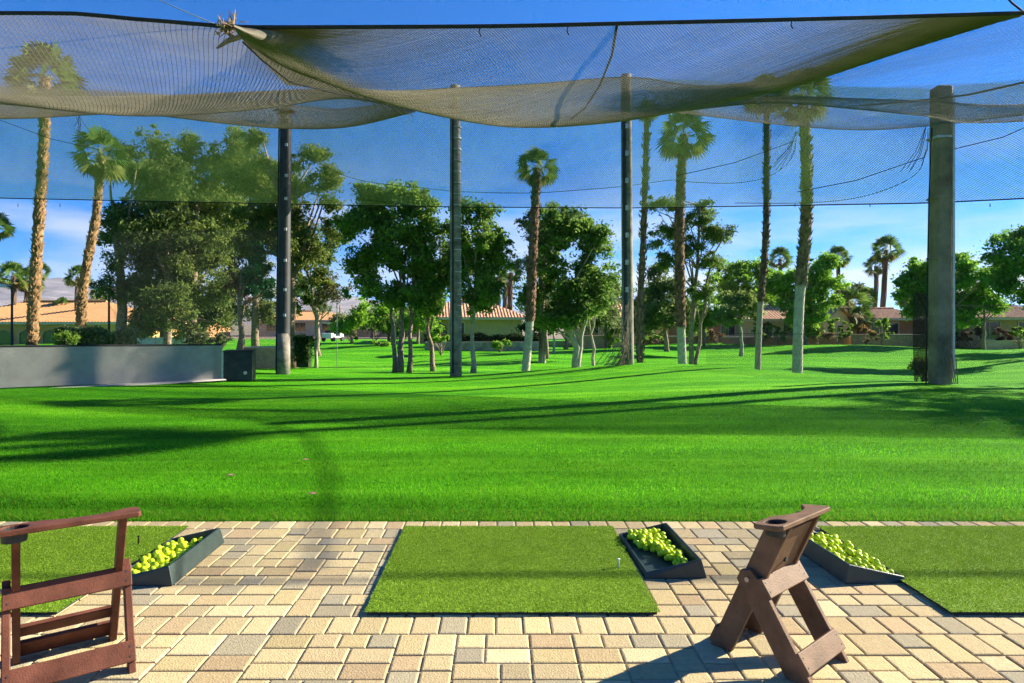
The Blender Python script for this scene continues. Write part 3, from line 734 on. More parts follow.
def tree(name,lab,px,d,trunks,ells,n,size,asp,ca,cb,bark='bark',rad=.16,clump=.5,cat='tree',grp='trees beyond the lawn',yd=.8,up=.3,seed=1,limbs=14,shell=.6):
    rg=np.random.default_rng(seed); rr=random.Random(seed)
    b0=g(px,d); e=empty(name,b0); tag(e,lab,cat,grp)
    E=[]
    for (x,y,rx,ry,*dz) in ells:
        c=P(x,y,d)-b0; c[1]+=rr.uniform(-.5,.5)*yd*rx/F*d+(dz[0] if dz else 0)
        E.append((c,(rx/F*d,max(rx,ry*.7)/F*d*yd,ry/F*d)))
    V,C,cl=crown(rg,E,n,size,asp,ca,cb,clump,up,shell=shell)
    tb=MB(); tops=[]
    for ti,tr in enumerate(trunks):
        pts=[]
        for (x,y) in tr: q=P(x,y,d)-b0; pts.append(q)
        bz=float(hz(pts[0][0]+b0[0],d))-b0[2]; pts[0][2]=min(pts[0][2],bz)-.05
        # refine with a little wobble
        pp=smooth_c(pts,9); pp[1:-1]+=np.array([[rr.gauss(0,.04),rr.gauss(0,.04),0] for _ in range(7)])
        r0=rad*(1 if ti==0 else .75)
        tb.tube(pp,[r0*(1.25-.8*(i/8)) if i else r0*1.5 for i in range(9)],9,jit=.06,rng=rr); tops.append(pp)
    lb=tb; idx=rg.permutation(len(cl))[:limbs]
    for i in idx:
        pp=min(tops,key=lambda q:np.linalg.norm(q[6]-cl[i])); s_=rr.choice([4,5,6,7,8]); a=pp[s_]
        if a[2]>cl[i][2]: a=pp[max(2,s_-3)]
        m_=(a+cl[i])/2+np.array([rr.gauss(0,.15),rr.gauss(0,.15),rr.uniform(-.1,.3)])
        lb.tube([a,m_,cl[i]],[rad*.42,rad*.26,rad*.08],5)
    tb.build('trunk',M[bark],e,smooth=True)
    np_mesh('crown',V,4,M['leaf'],e,C)
    return e
DK=((.040,.105,.018),(.27,.42,.06))
OL=((.055,.105,.03),(.22,.29,.07))
LT=((.08,.22,.015),(.32,.55,.05))
GY=((.07,.11,.04),(.24,.29,.11))
tree('pine_tree','tall dense olive pine, leftmost of the big trees, its leaning trunk bare on the left',122,36,[[(123,346),(121,290),(115,218)],[(168,346),(168,300),(165,230)]],
     [(140,205,36,46),(130,265,24,44),(148,162,40,26),(120,220,14,34),(113,262,9,12),(160,255,30,46),(168,200,28,40),(140,308,24,30),(168,302,26,28)],52000,.20,.34,*OL,rad=.26,clump=.62,seed=1)
tree('pine_tree','tall olive pine with sunlit inner foliage, left of the dark post',193,38,[[(193,346),(192,280),(196,190)]],
     [(188,172,34,30),(190,225,38,36),(178,270,38,30),(215,262,28,42),(205,312,32,28),(232,150,24,26),(224,200,30,30),(204,160,24,28),(172,165,22,26)],60000,.20,.34,(.055,.105,.028),(.27,.35,.075),rad=.26,clump=.62,seed=2)
tree('feathery_tree','big open feathery tree directly behind the dark post, blue sky showing through its crown',292,34,[[(292,362),(291,300),(292,200)]],
     [(255,158,24,22),(318,168,28,20),(280,215,24,24),(300,195,30,20),(330,195,14,16),(262,205,24,22),(305,240,34,24),(258,240,26,20),(318,280,18,18),(335,235,12,22),(250,185,24,20)],46000,.17,.4,(.045,.09,.018),(.25,.30,.06),rad=.24,clump=.5,seed=3,limbs=30)
tree('small_tree','small tree with bright green and rust brown foliage left of the dark post',241,33,[[(242,350),(240,310),(241,270)]],[(258,272,14,20),(262,292,13,14)],4200,.17,.4,(.01,.09,.02),(.03,.22,.06),rad=.14,clump=.4,seed=4,limbs=6)
e_r=tree('small_tree','rust-leaved small tree leaning against the green one, left of the dark post',238,33.6,[[(239,350),(240,310),(238,285)]],[(241,290,13,15),(236,278,9,10)],1900,.17,.4,(.10,.045,.025),(.26,.13,.07),rad=.10,clump=.4,seed=5,limbs=4)
tree('young_tree','thin young tree with sparse brownish leaves and white trunk right of the dark post',316,34,[[(316,362),(317,330),(317,295)]],[(316,292,17,16),(340,292,12,10),(328,280,12,10)],2400,.16,.4,(.05,.07,.02),(.20,.18,.07),bark='barkpale',rad=.075,clump=.45,seed=6)
tree('broadleaf_tree','dark glossy broadleaf tree on several slim trunks between the first two posts',402,31,[[(400,366),(402,330),(404,270)],[(395,362),(394,330),(386,280)],[(409,362),(410,330),(415,270)]],
     [(378,196,22,24),(408,196,18,14),(428,212,16,22),(362,232,20,26),(398,240,30,34),(424,258,20,38),(380,275,24,26),(410,300,26,22),(362,268,14,20),(432,300,14,18)],38000,.18,.5,*DK,rad=.13,clump=.55,seed=7)
tree('broadleaf_tree','small leaning tree with a curved bare trunk just left of the second post',433,32,[[(433,368),(431,345),(428,325),(434,300)]],[(436,290,20,26),(448,262,12,28),(446,240,8,18)],7500,.16,.5,(.03,.085,.012),(.16,.30,.035),rad=.11,clump=.45,seed=8)
tree('broadleaf_tree','upright dark broadleaf tree with a straight white trunk right of the second post',473,31,[[(473,373),(473,340),(474,290)]],
     [(478,250,24,32),(489,216,13,13),(466,214,10,16),(494,262,15,20),(482,292,20,18),(460,262,12,40),(470,300,16,12)],22000,.18,.5,*DK,bark='barkpale',rad=.11,clump=.5,seed=9)
tree('broadleaf_tree','dense dark rounded tree on a forked pale trunk just left of the third post',575,32,[[(576,369),(574,345),(560,310),(566,270)],[(577,369),(580,345),(592,300)]],
     [(578,226,26,16),(552,236,17,26),(596,250,20,30),(572,262,30,34),(548,296,24,24),(588,300,30,26),(606,290,13,26),(562,316,26,14),(532,300,12,16)],34000,.18,.5,(.036,.10,.018),(.22,.36,.06),bark='barkpale',rad=.16,clump=.52,seed=10)
tree('feathery_tree','grey-green airy tree behind the slim middle palm',546,40,[[(546,352),(546,320),(548,260)]],[(536,245,14,30),(560,222,20,16),(528,270,12,22),(545,300,18,20),(612,300,12,26),(530,220,10,14)],15000,.2,.4,*GY,rad=.13,clump=.5,seed=11)
tree('broadleaf_tree','low dark round tree behind the hedge wall, right of the slim middle palm',566,52,[[(566,347),(567,335),(566,315)]],[(545,318,28,16),(575,318,20,14)],5200,.24,.5,(.025,.065,.015),(.11,.18,.04),rad=.16,clump=.6,seed=12)
for i,(px,d,lab) in enumerate(((593,33,'slim white-trunked young tree right of the forked tree'),(554,44,'slim pale-trunked young tree behind the forked tree'),(394.5,37,'slim pale trunk of a young tree behind the dark multi-trunk tree'))):
    tree('young_tree',lab,px,d,[[(px,372 if i==0 else 358),(px,340),(px+1,310)]],[(px,296,9,14),(px+4,306,8,8)],1500,.16,.5,*DK,bark='barkpale',rad=.075,clump=.35,seed=20+i,limbs=4)
tree('pine_tree','thin open pine with layered sparse branches right of the third post',694,30,[[(691,363),(694,300),(700,205)],[(694,300),(712,262),(722,240)]],
     [(664,206,14,9),(706,206,8,12),(672,228,16,8),(706,236,16,9),(724,234,9,7),(655,240,8,7),(686,250,14,9),(712,262,12,9),(672,262,12,10),(700,290,14,10),(698,220,12,8)],13500,.20,.26,(.045,.10,.02),(.20,.29,.06),rad=.10,clump=.40,seed=13,limbs=26)
tree('round_tree','round olive-green tree behind the palms right of the third post',666,48,[[(667,352),(666,335),(664,310)]],[(660,292,21,26),(650,312,16,18),(676,312,16,16),(660,270,12,10)],15000,.24,.5,(.05,.10,.022),(.22,.29,.07),rad=.16,clump=.6,seed=14)
tree('young_tree','young pale-green tree with a straight white trunk in the middle of the far lawn',741,44,[[(741,346),(741,330),(741,310)]],[(740,302,18,14),(728,312,12,10),(752,312,10,10)],7000,.22,.5,(.08,.14,.03),(.30,.38,.10),bark='barkpale',rad=.11,clump=.5,seed=15)
tree('broadleaf_tree','broad bright green tree behind the young white-trunked tree',744,66,[[(748,345),(748,320),(746,290)]],[(728,274,14,12),(752,270,18,12),(744,290,26,14),(765,282,14,14)],15000,.30,.5,*LT,rad=.2,clump=.7,seed=16)
tree('mesquite_tree','large bright green tree in front of the tiled house, right of the tall palms',805,56,[[(806,343),(803,330),(800,300)]],[(800,280,20,16),(822,272,18,16),(815,300,24,24),(790,302,16,16),(774,280,12,16),(830,292,14,18),(806,322,18,14)],26000,.28,.5,*LT,rad=.2,clump=.65,seed=17)
tree('mesquite_tree','dense spreading green tree directly behind the square post',948,50,[[(950,343),(948,320),(945,290)]],[(912,284,17,18),(936,278,24,18),(962,272,22,16),(980,286,14,22),(950,302,32,22),(920,302,16,14)],30000,.27,.5,(.07,.20,.016),(.26,.48,.05),rad=.2,clump=.65,seed=18)
tree('mesquite_tree','spreading tree cut by the right edge, drooping toward the end house',1040,38,[[(1046,346),(1043,310),(1038,270)]],[(1010,262,20,14),(1036,252,34,20),(1005,282,14,12),(1030,282,28,22),(1060,270,30,30)],24000,.22,.5,(.06,.17,.02),(.22,.40,.06),rad=.22,clump=.6,seed=19)
# the trees right of the view that shade the lawn
tree('mesquite_tree','spreading tree standing off to the right whose shadow falls on the lawn',1363,15.6,[[(1363,330),(1363,250),(1360,190)]],[(1330,150,110,70),(1420,170,110,70),(1380,110,90,50),(1280,190,50,30)],11000,.16,.4,*LT,rad=.2,clump=.55,seed=30)

tree('pine_tree','dark dense pine filling the gap behind the two olive pines',165,46,[[(165,344),(165,290),(163,200)]],[(150,230,34,40),(190,240,36,40),(150,300,36,32),(195,305,36,28),(165,190,36,28),(225,235,20,40),(225,300,18,30)],34000,.26,.45,(.035,.07,.018),(.13,.19,.045),rad=.28,clump=.7,seed=31)
tree('pine_tree','dark olive pine behind the green and rust coloured small trees',254,45,[[(256,348),(256,290),(254,190)]],[(250,195,24,40),(262,250,24,42),(238,168,20,26),(264,302,18,22),(246,230,20,34),(270,200,20,34)],30000,.24,.42,(.045,.085,.02),(.20,.25,.055),rad=.22,clump=.65,seed=35)
tree('broadleaf_tree','dark tree behind the feathery tree, filling the space right of the dark post',300,44,[[(318,356),(316,320),(310,280)]],[(300,270,24,34),(325,240,22,26),(280,225,22,30),(318,300,14,14)],15000,.24,.45,(.035,.08,.018),(.17,.24,.05),rad=.16,clump=.6,seed=32)
tree('mesquite_tree','spreading tree beyond the right edge that shades the far lawn',1118,27,[[(1122,345),(1122,290),(1118,240)]],[(1165,222,80,42),(1225,235,85,45),(1125,268,60,24),(1190,190,60,34),(1190,280,70,30)],26000,.2,.45,*LT,rad=.22,clump=.6,seed=33)
tree('mesquite_tree','second spreading tree beyond the right edge, farther off',1150,45,[[(1152,345),(1150,300),(1148,270)]],[(1150,255,50,34),(1190,262,46,30),(1105,268,36,22)],11000,.26,.45,*LT,rad=.22,clump=.6,seed=34)
for i,(px,d,ex,pal_,lab) in enumerate((
  (352,58,[(350,322,14,12),(362,316,12,12)],LT,'leafy tree on the far lawn edge left of the multi-trunk tree'),(388,60,[(386,318,14,14),(398,326,12,10)],LT,'bright leafy tree seen between the slim dark trunks'),
  (418,56,[(416,322,14,14),(426,312,12,12)],LT,'bright leafy tree just left of the second post'),(606,54,[(604,316,14,14),(616,324,10,10)],DK,'dark leafy tree in front of the half hidden gable house'),
  (640,52,[(638,320,12,14)],GY,'grey-green tree tucked behind the third post'),(704,54,[(706,312,16,14),(694,320,12,12)],LT,'bright leafy tree behind the foot of the thin pine'),
  
  (984,50,[(984,306,14,18)],LT,'bright leafy tree left of the end house'),
(722,80,[(716,288,16,16),(735,296,14,12)],LT,'far leafy tree behind the low house, left of the slim pole-like palm'),(640,82,[(634,296,14,18),(650,300,14,14)],DK,'far dark tree behind the third post'),
  (770,84,[(768,296,14,20),(782,302,12,14)],LT,'far leafy tree behind the tiled house roof'),(855,86,[(850,300,16,16),(838,306,12,12)],GY,'far grey-green tree behind the gable wing'),(905,84,[(905,296,14,14)],LT,'far leafy tree above the rust house'),
  (990,80,[(992,300,16,18),(975,306,14,14)],DK,'far dark tree left of the end house'),(440,84,[(438,312,14,14),(420,318,14,12)],GY,'far grey tree left of the brown roof'),(372,86,[(372,318,16,12),(392,322,12,10)],GY,'far hazy tree left of the multi-trunk tree'),
  (340,90,[(338,322,10,9)],GY,'far small hazy tree above the golf cart'),(590,80,[(596,306,14,14),(612,300,10,16)],DK,'far dark tree beside the hidden gable house'))):
    tree('distant_tree',lab,px,d,[[(px,342),(px,325),(px,305)]],ex,5000,.36 if d>70 else .24,.5,*pal_,rad=.18 if d>70 else .11,clump=.7,seed=50+i,limbs=5,grp='far trees among the houses')
# shrubs and hedges
def shrub(name,lab,px,d,ells,n,size,ca,cb,cat='shrub',grp='shrubs by the houses',seed=1,asp=.5,z0=None):
    rg=np.random.default_rng(seed); b0=g(px,d); e=empty(name,b0); tag(e,lab,cat,grp)
    E=[(P(x,y,d)-b0,(rx/F*d,max(rx*.7,ry)/F*d,ry/F*d)) for x,y,rx,ry in ells]
    V,C,cl=crown(rg,E,n,size,asp,ca,cb,.22,.0)
    np_mesh('foliage',V,4,M['leaf'],e,C)
    b=MB(); r_=random.Random(seed)
    for i in rg.permutation(len(cl))[:10]: b.tube([(r_.uniform(-.1,.1),r_.uniform(-.1,.1),-.05),cl[i]*.5+np.array([0,0,.05]),cl[i]],[.03,.02,.008],4)
    b.build('stems',M['bark'],e); return e
def hedge(lab,xa,xb,d,ytop,ybot,n,ca,cb,seed,th=.7,bulge=.08):
    rg=np.random.default_rng(seed); a=P(xa,ytop,d); b_=P(xb,ytop,d); zb=P(0,ybot,d)[2]
    w=b_[0]-a[0]; hh=a[2]-zb
    e=empty('hedge',((a[0]+b_[0])/2,d,zb)); tag(e,lab,'hedge','hedges')
    p=rg.random((n,3)); f=rg.integers(0,3,n)
    p[f==0,1]=rg.random((f==0).sum())*.2; p[f==1,2]=1-rg.random((f==1).sum())*.15
    wob=bulge*(np.sin(p[:,0]*w*2.1)+np.sin(p[:,0]*w*4.7+1))
    c=np.stack([(p[:,0]-.5)*w,(p[:,1]-.5)*th,p[:,2]*(hh+wob)],-1)+rg.normal(size=(n,3))*.05
    t=rg.random((n,1)); np_mesh('foliage',leaf_quads(rg,c,.13,.5),4,M['leaf'],e,np.array(ca)*(1-t)+np.array(cb)*t)
    b=MB(); b.box(-w/2+.1,w/2-.1,-th/2+.12,th/2-.12,-.3,hh-.12); b.build('inner_branches',mat('hedge_core',(.02,.03,.012),.9,.4,6),e)
hedge('clipped flowering hedge behind the grey fence, below the arched building',60,136,27,331,352,12000,(.09,.14,.035),(.36,.40,.14),1)
hedge('dark clipped hedge above the stone wall in the middle distance',425,541,50,335,346,8000,(.012,.03,.008),(.045,.08,.02),2,th=1.0)
hedge('small clipped hedge end beside the beige enclosure',296,312,33,338,361,2600,(.02,.05,.012),(.07,.14,.03),3,th=.8)
for i,(px,d,el,n,cc,lab) in enumerate((
  (205,30,[(200,339,14,8),(222,340,12,7)],2600,GY,'low grey-green bush just above the end of the grey fence'),
  (130,30,[(140,300,9,10)],700,GY,'dusty bush top left of the white wall') ,
  (68,25,[(66,338,10,8)],1200,DK,'dark small bush at the foot of the leftmost palm'),
  (442,45,[(440,334,12,11)],1800,LT,'bright green bush just left of the second post'),
  (382,52,[(382,343,9,4)],900,LT,'low round bush on the far lawn between the slim trunks'),
  (697,58,[(700,330,12,10)],1500,LT,'bright green bush against the wall right of the thin pine'),
  (779,56,[(780,333,12,8)],1300,DK,'dark bush left of the bright green tree by the tiled house'),
  (838,56,[(836,326,10,12),(846,332,6,6)],1900,DK,'dark upright bush at the gable corner of the tiled house'),
  (882,55,[(882,330,8,11)],1500,DK,'clipped dark bush in front of the rust-walled house window'),
  (958,56,[(957,322,14,10)],1700,((.06,.12,.01),(.24,.30,.05)),'yellow-green bush under the tree behind the square post'),
  (972,54,[(972,333,16,9)],1700,((.05,.035,.02),(.14,.10,.05)),'brown dry bush left of the end house'),
  (1003,53,[(1004,335,9,7)],1200,((.05,.03,.02),(.16,.10,.06)),'reddish round bush in front of the end house'),
  (924,16.4,[(923,365,6,9)],900,DK,'small dark shrub at the foot of the gathered net'),
  (660,57,[(655,336,13,8)],1500,DK,'dark low bush against the rust wall left of the stout palm'),
  (716,57,[(716,334,9,10)],1300,((.10,.06,.03),(.26,.16,.08)),'rusty bush by the wall between thin pine and young tree'),
  (760,57,[(762,334,8,9)],1200,DK,'dark bush by the wall just right of the slim pole-like palm'),
  (818,56.5,[(818,336,9,7)],1200,((.12,.07,.03),(.3,.18,.08)),'reddish bush by the wall right of the tall whitewashed palm'),
  (866,56,[(868,334,9,9)],1300,((.12,.08,.03),(.28,.2,.08)),'tan bush by the wall below the short stubby palm'),
  (938,56,[(944,330,10,12)],1500,LT,'green bush by the wall hidden partly by the square post'),
  (1020,52,[(1018,334,8,8)],1100,DK,'dark round bush by the wall at the right edge'),
  (500,46,[(500,346,10,5)],900,LT,'small green bush at the foot of the stone wall'),
  (610,54,[(608,338,11,7)],1300,LT,'leafy bush on the pale wall left of the third post'),
  (350,66,[(352,331,12,9)],1400,GY,'hazy grey bush far off beyond the golf cart'),
  (375,64,[(376,328,14,10)],1500,LT,'pale green bush far off right of the golf cart'))):
    if i==1: continue
    shrub('bush',lab,px,d,el,n,.10 if d<35 else .2,*cc,seed=40+i,cat='bush',grp='bushes round the lawn and houses')

# ------------------------------------------------------------------ palms
def palm_crown(seed,nf,nb,skirt):
    r_=random.Random(seed); V=[];C=[]
    for k in range(nf+skirt):
        dead=k>=nf
        az=k*2.399+r_.uniform(-.25,.25)
        el=R(r_.uniform(-80,-55)) if dead else R(84-132*(k/nf)+r_.uniform(-10,10))
        d=Vector((math.cos(az)*math.cos(el),math.sin(az)*math.cos(el),math.sin(el)))
        pl=r_.uniform(.40,.56)*(.6 if dead else 1)
        p0=d*.04; p1=d*pl+Vector((0,0,-.05*math.cos(el)))
        side=d.cross(Vector((0,0,1))); side=side.normalized() if side.length>.05 else Vector((1,0,0))
        up=side.cross(d).normalized(); ro=r_.uniform(-1.15,1.15); side,up=side*math.cos(ro)+up*math.sin(ro),up*math.cos(ro)-side*math.sin(ro)
        g_=r_.random(); col=Vector((.20,.14,.06)) if dead else Vector((.04,.10,.02)).lerp(Vector((.15,.25,.045)),g_)
        if not dead and el<R(-20): col=col.lerp(Vector((.30,.26,.09)),.4)
        w=.010
        V+= [p0-side*w,p0+side*w,p1+side*w*.6,p1-side*w*.6]; C.append(Vector((.26,.27,.08)) if not dead else col)
        fl=r_.uniform(.42,.54)*(.8 if dead else 1)
        for j in range(nb):
            a=(j/(nb-1)-.5)*R(170 if not dead else 60)
            bd=(d*math.cos(a)+side*math.sin(a)+up*.15*math.cos(a*2)).normalized()
            ln=fl*(.72+.28*math.cos(a*.8))*r_.uniform(.9,1.08)
            m=p1+bd*ln*.6; tip=p1+bd*ln+Vector((0,0,-.16*ln-.10*abs(math.sin(a))*ln))
            bw=.034; ws=bd.cross(up).normalized()*bw
            q=col*r_.uniform(.8,1.2)
            V+=[p1,m-ws,tip,m+ws]; C.append(q)
    return np.array([tuple(p) for p in V]),np.array([tuple(c) for c in C])
PC=[palm_crown(s_,36,13,6) for s_ in (1,2,3)]
PCmesh={}
def palm(lab,pts,d,rcrown,r0,smooth_part,seed,tone=(.30,.18,.08),pale=(.40,.35,.28),boots=1.0,base=None,grp='palms round the lawn',flat=1.0,name='palm_tree',hi=True,dcol=1.0):
    r_=random.Random(seed); b0=g(pts[0][0],d)
    e=empty(name,b0,0); tag(e,lab,'palm',grp)
    q=[P(x,y,d)-b0 for x,y in pts]; q[0]=np.array([0,0,-.1])
    K=84 if hi else 10; pp=smooth_c(q,K); tb=MB()
    H=len(pp)
    # trunk with per-ring colour: smooth pale below, rough brown with leaf bases above
    n=12 if hi else 7
    verts=[];faces=[]
    for i,p in enumerate(pp):
        t=i/(H-1); rough=t>smooth_part
        rr=r0*(1.5 if i==0 else (1.12-.25*t))*(1.22 if rough and smooth_part>0.02 else 1)*(1+ (r_.uniform(-.09,.09) if rough else r_.uniform(-.02,.02)))
        for k in range(n):
            a=2*PI*k/n+(i%2)*PI/n; jr=rr*(1+r_.uniform(-.10,.10)*(1 if rough else .2)); verts.append((p[0]+math.cos(a)*jr,p[1]+math.sin(a)*jr,p[2]))
            cc=tone if rough else pale; f=r_.uniform(.3,1.25) if rough else r_.uniform(.85,1.1); tb.c.append(tuple(x*f for x in cc))
    tb.v=verts
    for i in range(H-1):
        for k in range(n): k2=(k+1)%n; faces.append((i*n+k,i*n+k2,(i+1)*n+k2,(i+1)*n+k))
    tb.f=faces; tb.m=[0]*len(faces)
    if boots and hi:
        L_=np.linalg.norm(pp[-1]-pp[0]); nbt=int(L_*(1-smooth_part)*44*boots)
        for k in range(nbt):
            t=smooth_part+(1-smooth_part)*r_.random(); x=t*(H-1); i=min(int(x),H-2); p=pp[i]+(pp[i+1]-pp[i])*(x-i)
            a=r_.random()*2*PI; rad=r0*(1.3-.2*t); o_=np.array([math.cos(a),math.sin(a),0]); s_=np.array([-o_[1],o_[0],0])
            l=r_.uniform(.09,.2); w=r_.uniform(.03,.06)
            b_=p+o_*rad*.9; tip=b_+o_*l*.55+np.array([0,0,l*r_.uniform(.3,.8)])
            f=r_.uniform(.5,1.35); tb.col=tuple(x*f for x in tone)
            tb.add([b_-s_*w,b_+s_*w,b_+np.array([0,0,-.05])+o_*.03,tip],[(0,2,3),(2,1,3),(1,0,3)])
    tb.build('trunk',M['palmtrunk'],e,smooth=False)
    ci=seed%3
    if ci not in PCmesh:
        V,C=PC[ci]; o=np_mesh('crown',V,4,M['palm'],e,C); PCmesh[ci]=o.data
    else: o=link('crown',PCmesh[ci],e)
    o.location=tuple(pp[-1]); o.rotation_euler=(r_.uniform(-.12,.12),r_.uniform(-.12,.12),r_.random()*6); o.scale=(rcrown,rcrown,rcrown*flat)
    return e
def rp(px,d): return px/F*d
palm('tall rough-trunked palm leaning right, leftmost of the near palms behind the fence',[(30,345),(37,250),(44,140),(45,78)],27,rp(42,27),.165,.09,3)
palm('leaning rough-trunked palm just right of the leftmost one, with a pale bare foot',[(80,344),(83,290),(96,215),(101,155)],29,rp(33,29),.15,.22,1)
palm('slim palm with a reddish brown trunk and whitewashed foot between the second and third posts',[(525,371),(530,320),(533,250),(537,168)],30,rp(25,30),.175,.27,2,tone=(.22,.115,.07),pale=(.48,.43,.35),boots=.8)
palm('very slim palm trunk right beside the third post, its crown up in the net fold',[(640,364),(640,310),(644,220),(647,112)],24,rp(14,24),.11,.0,4,tone=(.20,.14,.095),boots=.8)
palm('stout palm with drooping fronds under the net, right of the third post',[(683,364),(680,290),(680,200),(684,135)],25,rp(33,25),.15,.24,5,tone=(.21,.115,.07),pale=(.44,.40,.33),boots=.8)
palm('slim pole-like palm with shaggy patches, left of the tallest right palm',[(757,371),(760,310),(766,230),(767,96)],26,rp(26,26),.105,.30,6,tone=(.15,.10,.07),pale=(.36,.31,.25),boots=.7)
palm('tall spiky-trunked palm with a smooth whitewashed lower trunk, left of the square post',[(797,375),(799,310),(806,220),(806,150),(802,98)],20,rp(36,20),.135,.36,7,tone=(.24,.17,.10),pale=(.46,.42,.35),boots=1.1)
palm('tall palm standing off to the right whose shadow stripes the lawn',[(1262,330),(1261,150),(1259,-120)],18.6,1.6,.13,.2,8)
far=[('distant palm, single, standing behind the tiled roof',[(834,330),(838,290),(838,258)],75,15,.26),
 ('left one of two distant palms rising together left of the square post',[(872,330),(876,290),(876,266)],72,14,.26),
 ('right and taller of two distant palms rising together left of the square post',[(880,330),(884,290),(886,250)],70,18,.28),
 ('distant palm top just above the bright green tree',[(778,330),(780,290),(780,259)],78,15,.24),
 ('small distant palm between the house gable and the twin palms',[(864,332),(865,310),(866,297)],70,12,.2),
 ('broad low fan palm beside the house gable',[(850,338),(850,325),(850,308)],64,26,.26),
 ('short stubby palm in front of the low garden wall',[(860,343),(860,332),(860,318)],60,15,.30),
 ('palm crown cut by the left edge above the rooftop',[(-6,330),(-6,280),(-6,228)],42,20,.2),
 ('bushy palm behind the orange roof at the far left',[(14,325),(14,300),(13,276)],62,18,.25),
 ('bushy palm behind the orange roof, between the two left lamps and trunks',[(27,325),(27,300),(28,282)],64,16,.25),
 ('small palm behind the first trunk above the orange roof',[(38,325),(38,300),(39,272)],66,13,.22),
 ('feathery palm left of the leaning palm trunk',[(77,330),(77,300),(78,277)],60,15,.22),
 ('small palm right of the leaning palm trunk over the roof end',[(97,330),(97,310),(98,296)],70,10,.22),
 ('low palm over the orange roof ridge, left of the feathery one',[(62,325),(62,315),(62,305)],62,10,.2),
 ('first of three distant palm trunks above the brown roof',[(497,330),(498,300),(498,277)],74,11,.32),
 ('middle of three distant palm trunks above the brown roof',[(505,330),(505,300),(506,281)],76,10,.30),
 ('last of three distant palm trunks above the brown roof',[(510,330),(510,300),(511,273)],72,11,.32),
 ('fan palm crown peeking out behind the slim middle palm',[(542,330),(542,270),(543,222)],38,20,.16)]
for i,(lab,pts,d,rc,r0) in enumerate(far): palm(lab,pts,d,rp(rc,d),r0,0,i,tone=(.20,.13,.085),boots=0,hi=False,grp='distant palms')

# ------------------------------------------------------------------ houses
def slope(mb,x0,x1,ya,za,rx0,rx1,yr,zr,along='x',pitch=.28,amp=.05):
    """tile ribs running up a roof slope from the eave (x0..x1 at ya,za) to the ridge (rx0..rx1 at yr,zr)"""
    n=max(2,int((x1-x0)/(pitch/2))); top=[];bot=[]
    for i in range(n+1):
        x=x0+(x1-x0)*i/n; t=1.0
        if x<rx0: t=(x-x0)/max(1e-6,rx0-x0)
        elif x>rx1: t=(x1-x)/max(1e-6,x1-rx1)
        b=amp*(i%2); pa=(x,ya,za+b); pb=(x,ya+(yr-ya)*t,za+(zr-za)*t+b*(t>.02))
        if along=='y': pa=(pa[1],pa[0],pa[2]); pb=(pb[1],pb[0],pb[2])
        bot.append(pa); top.append(pb)
    vs=bot+top; mb.add(vs,[(i,i+1,n+1+i+1,n+1+i) for i in range(n)])
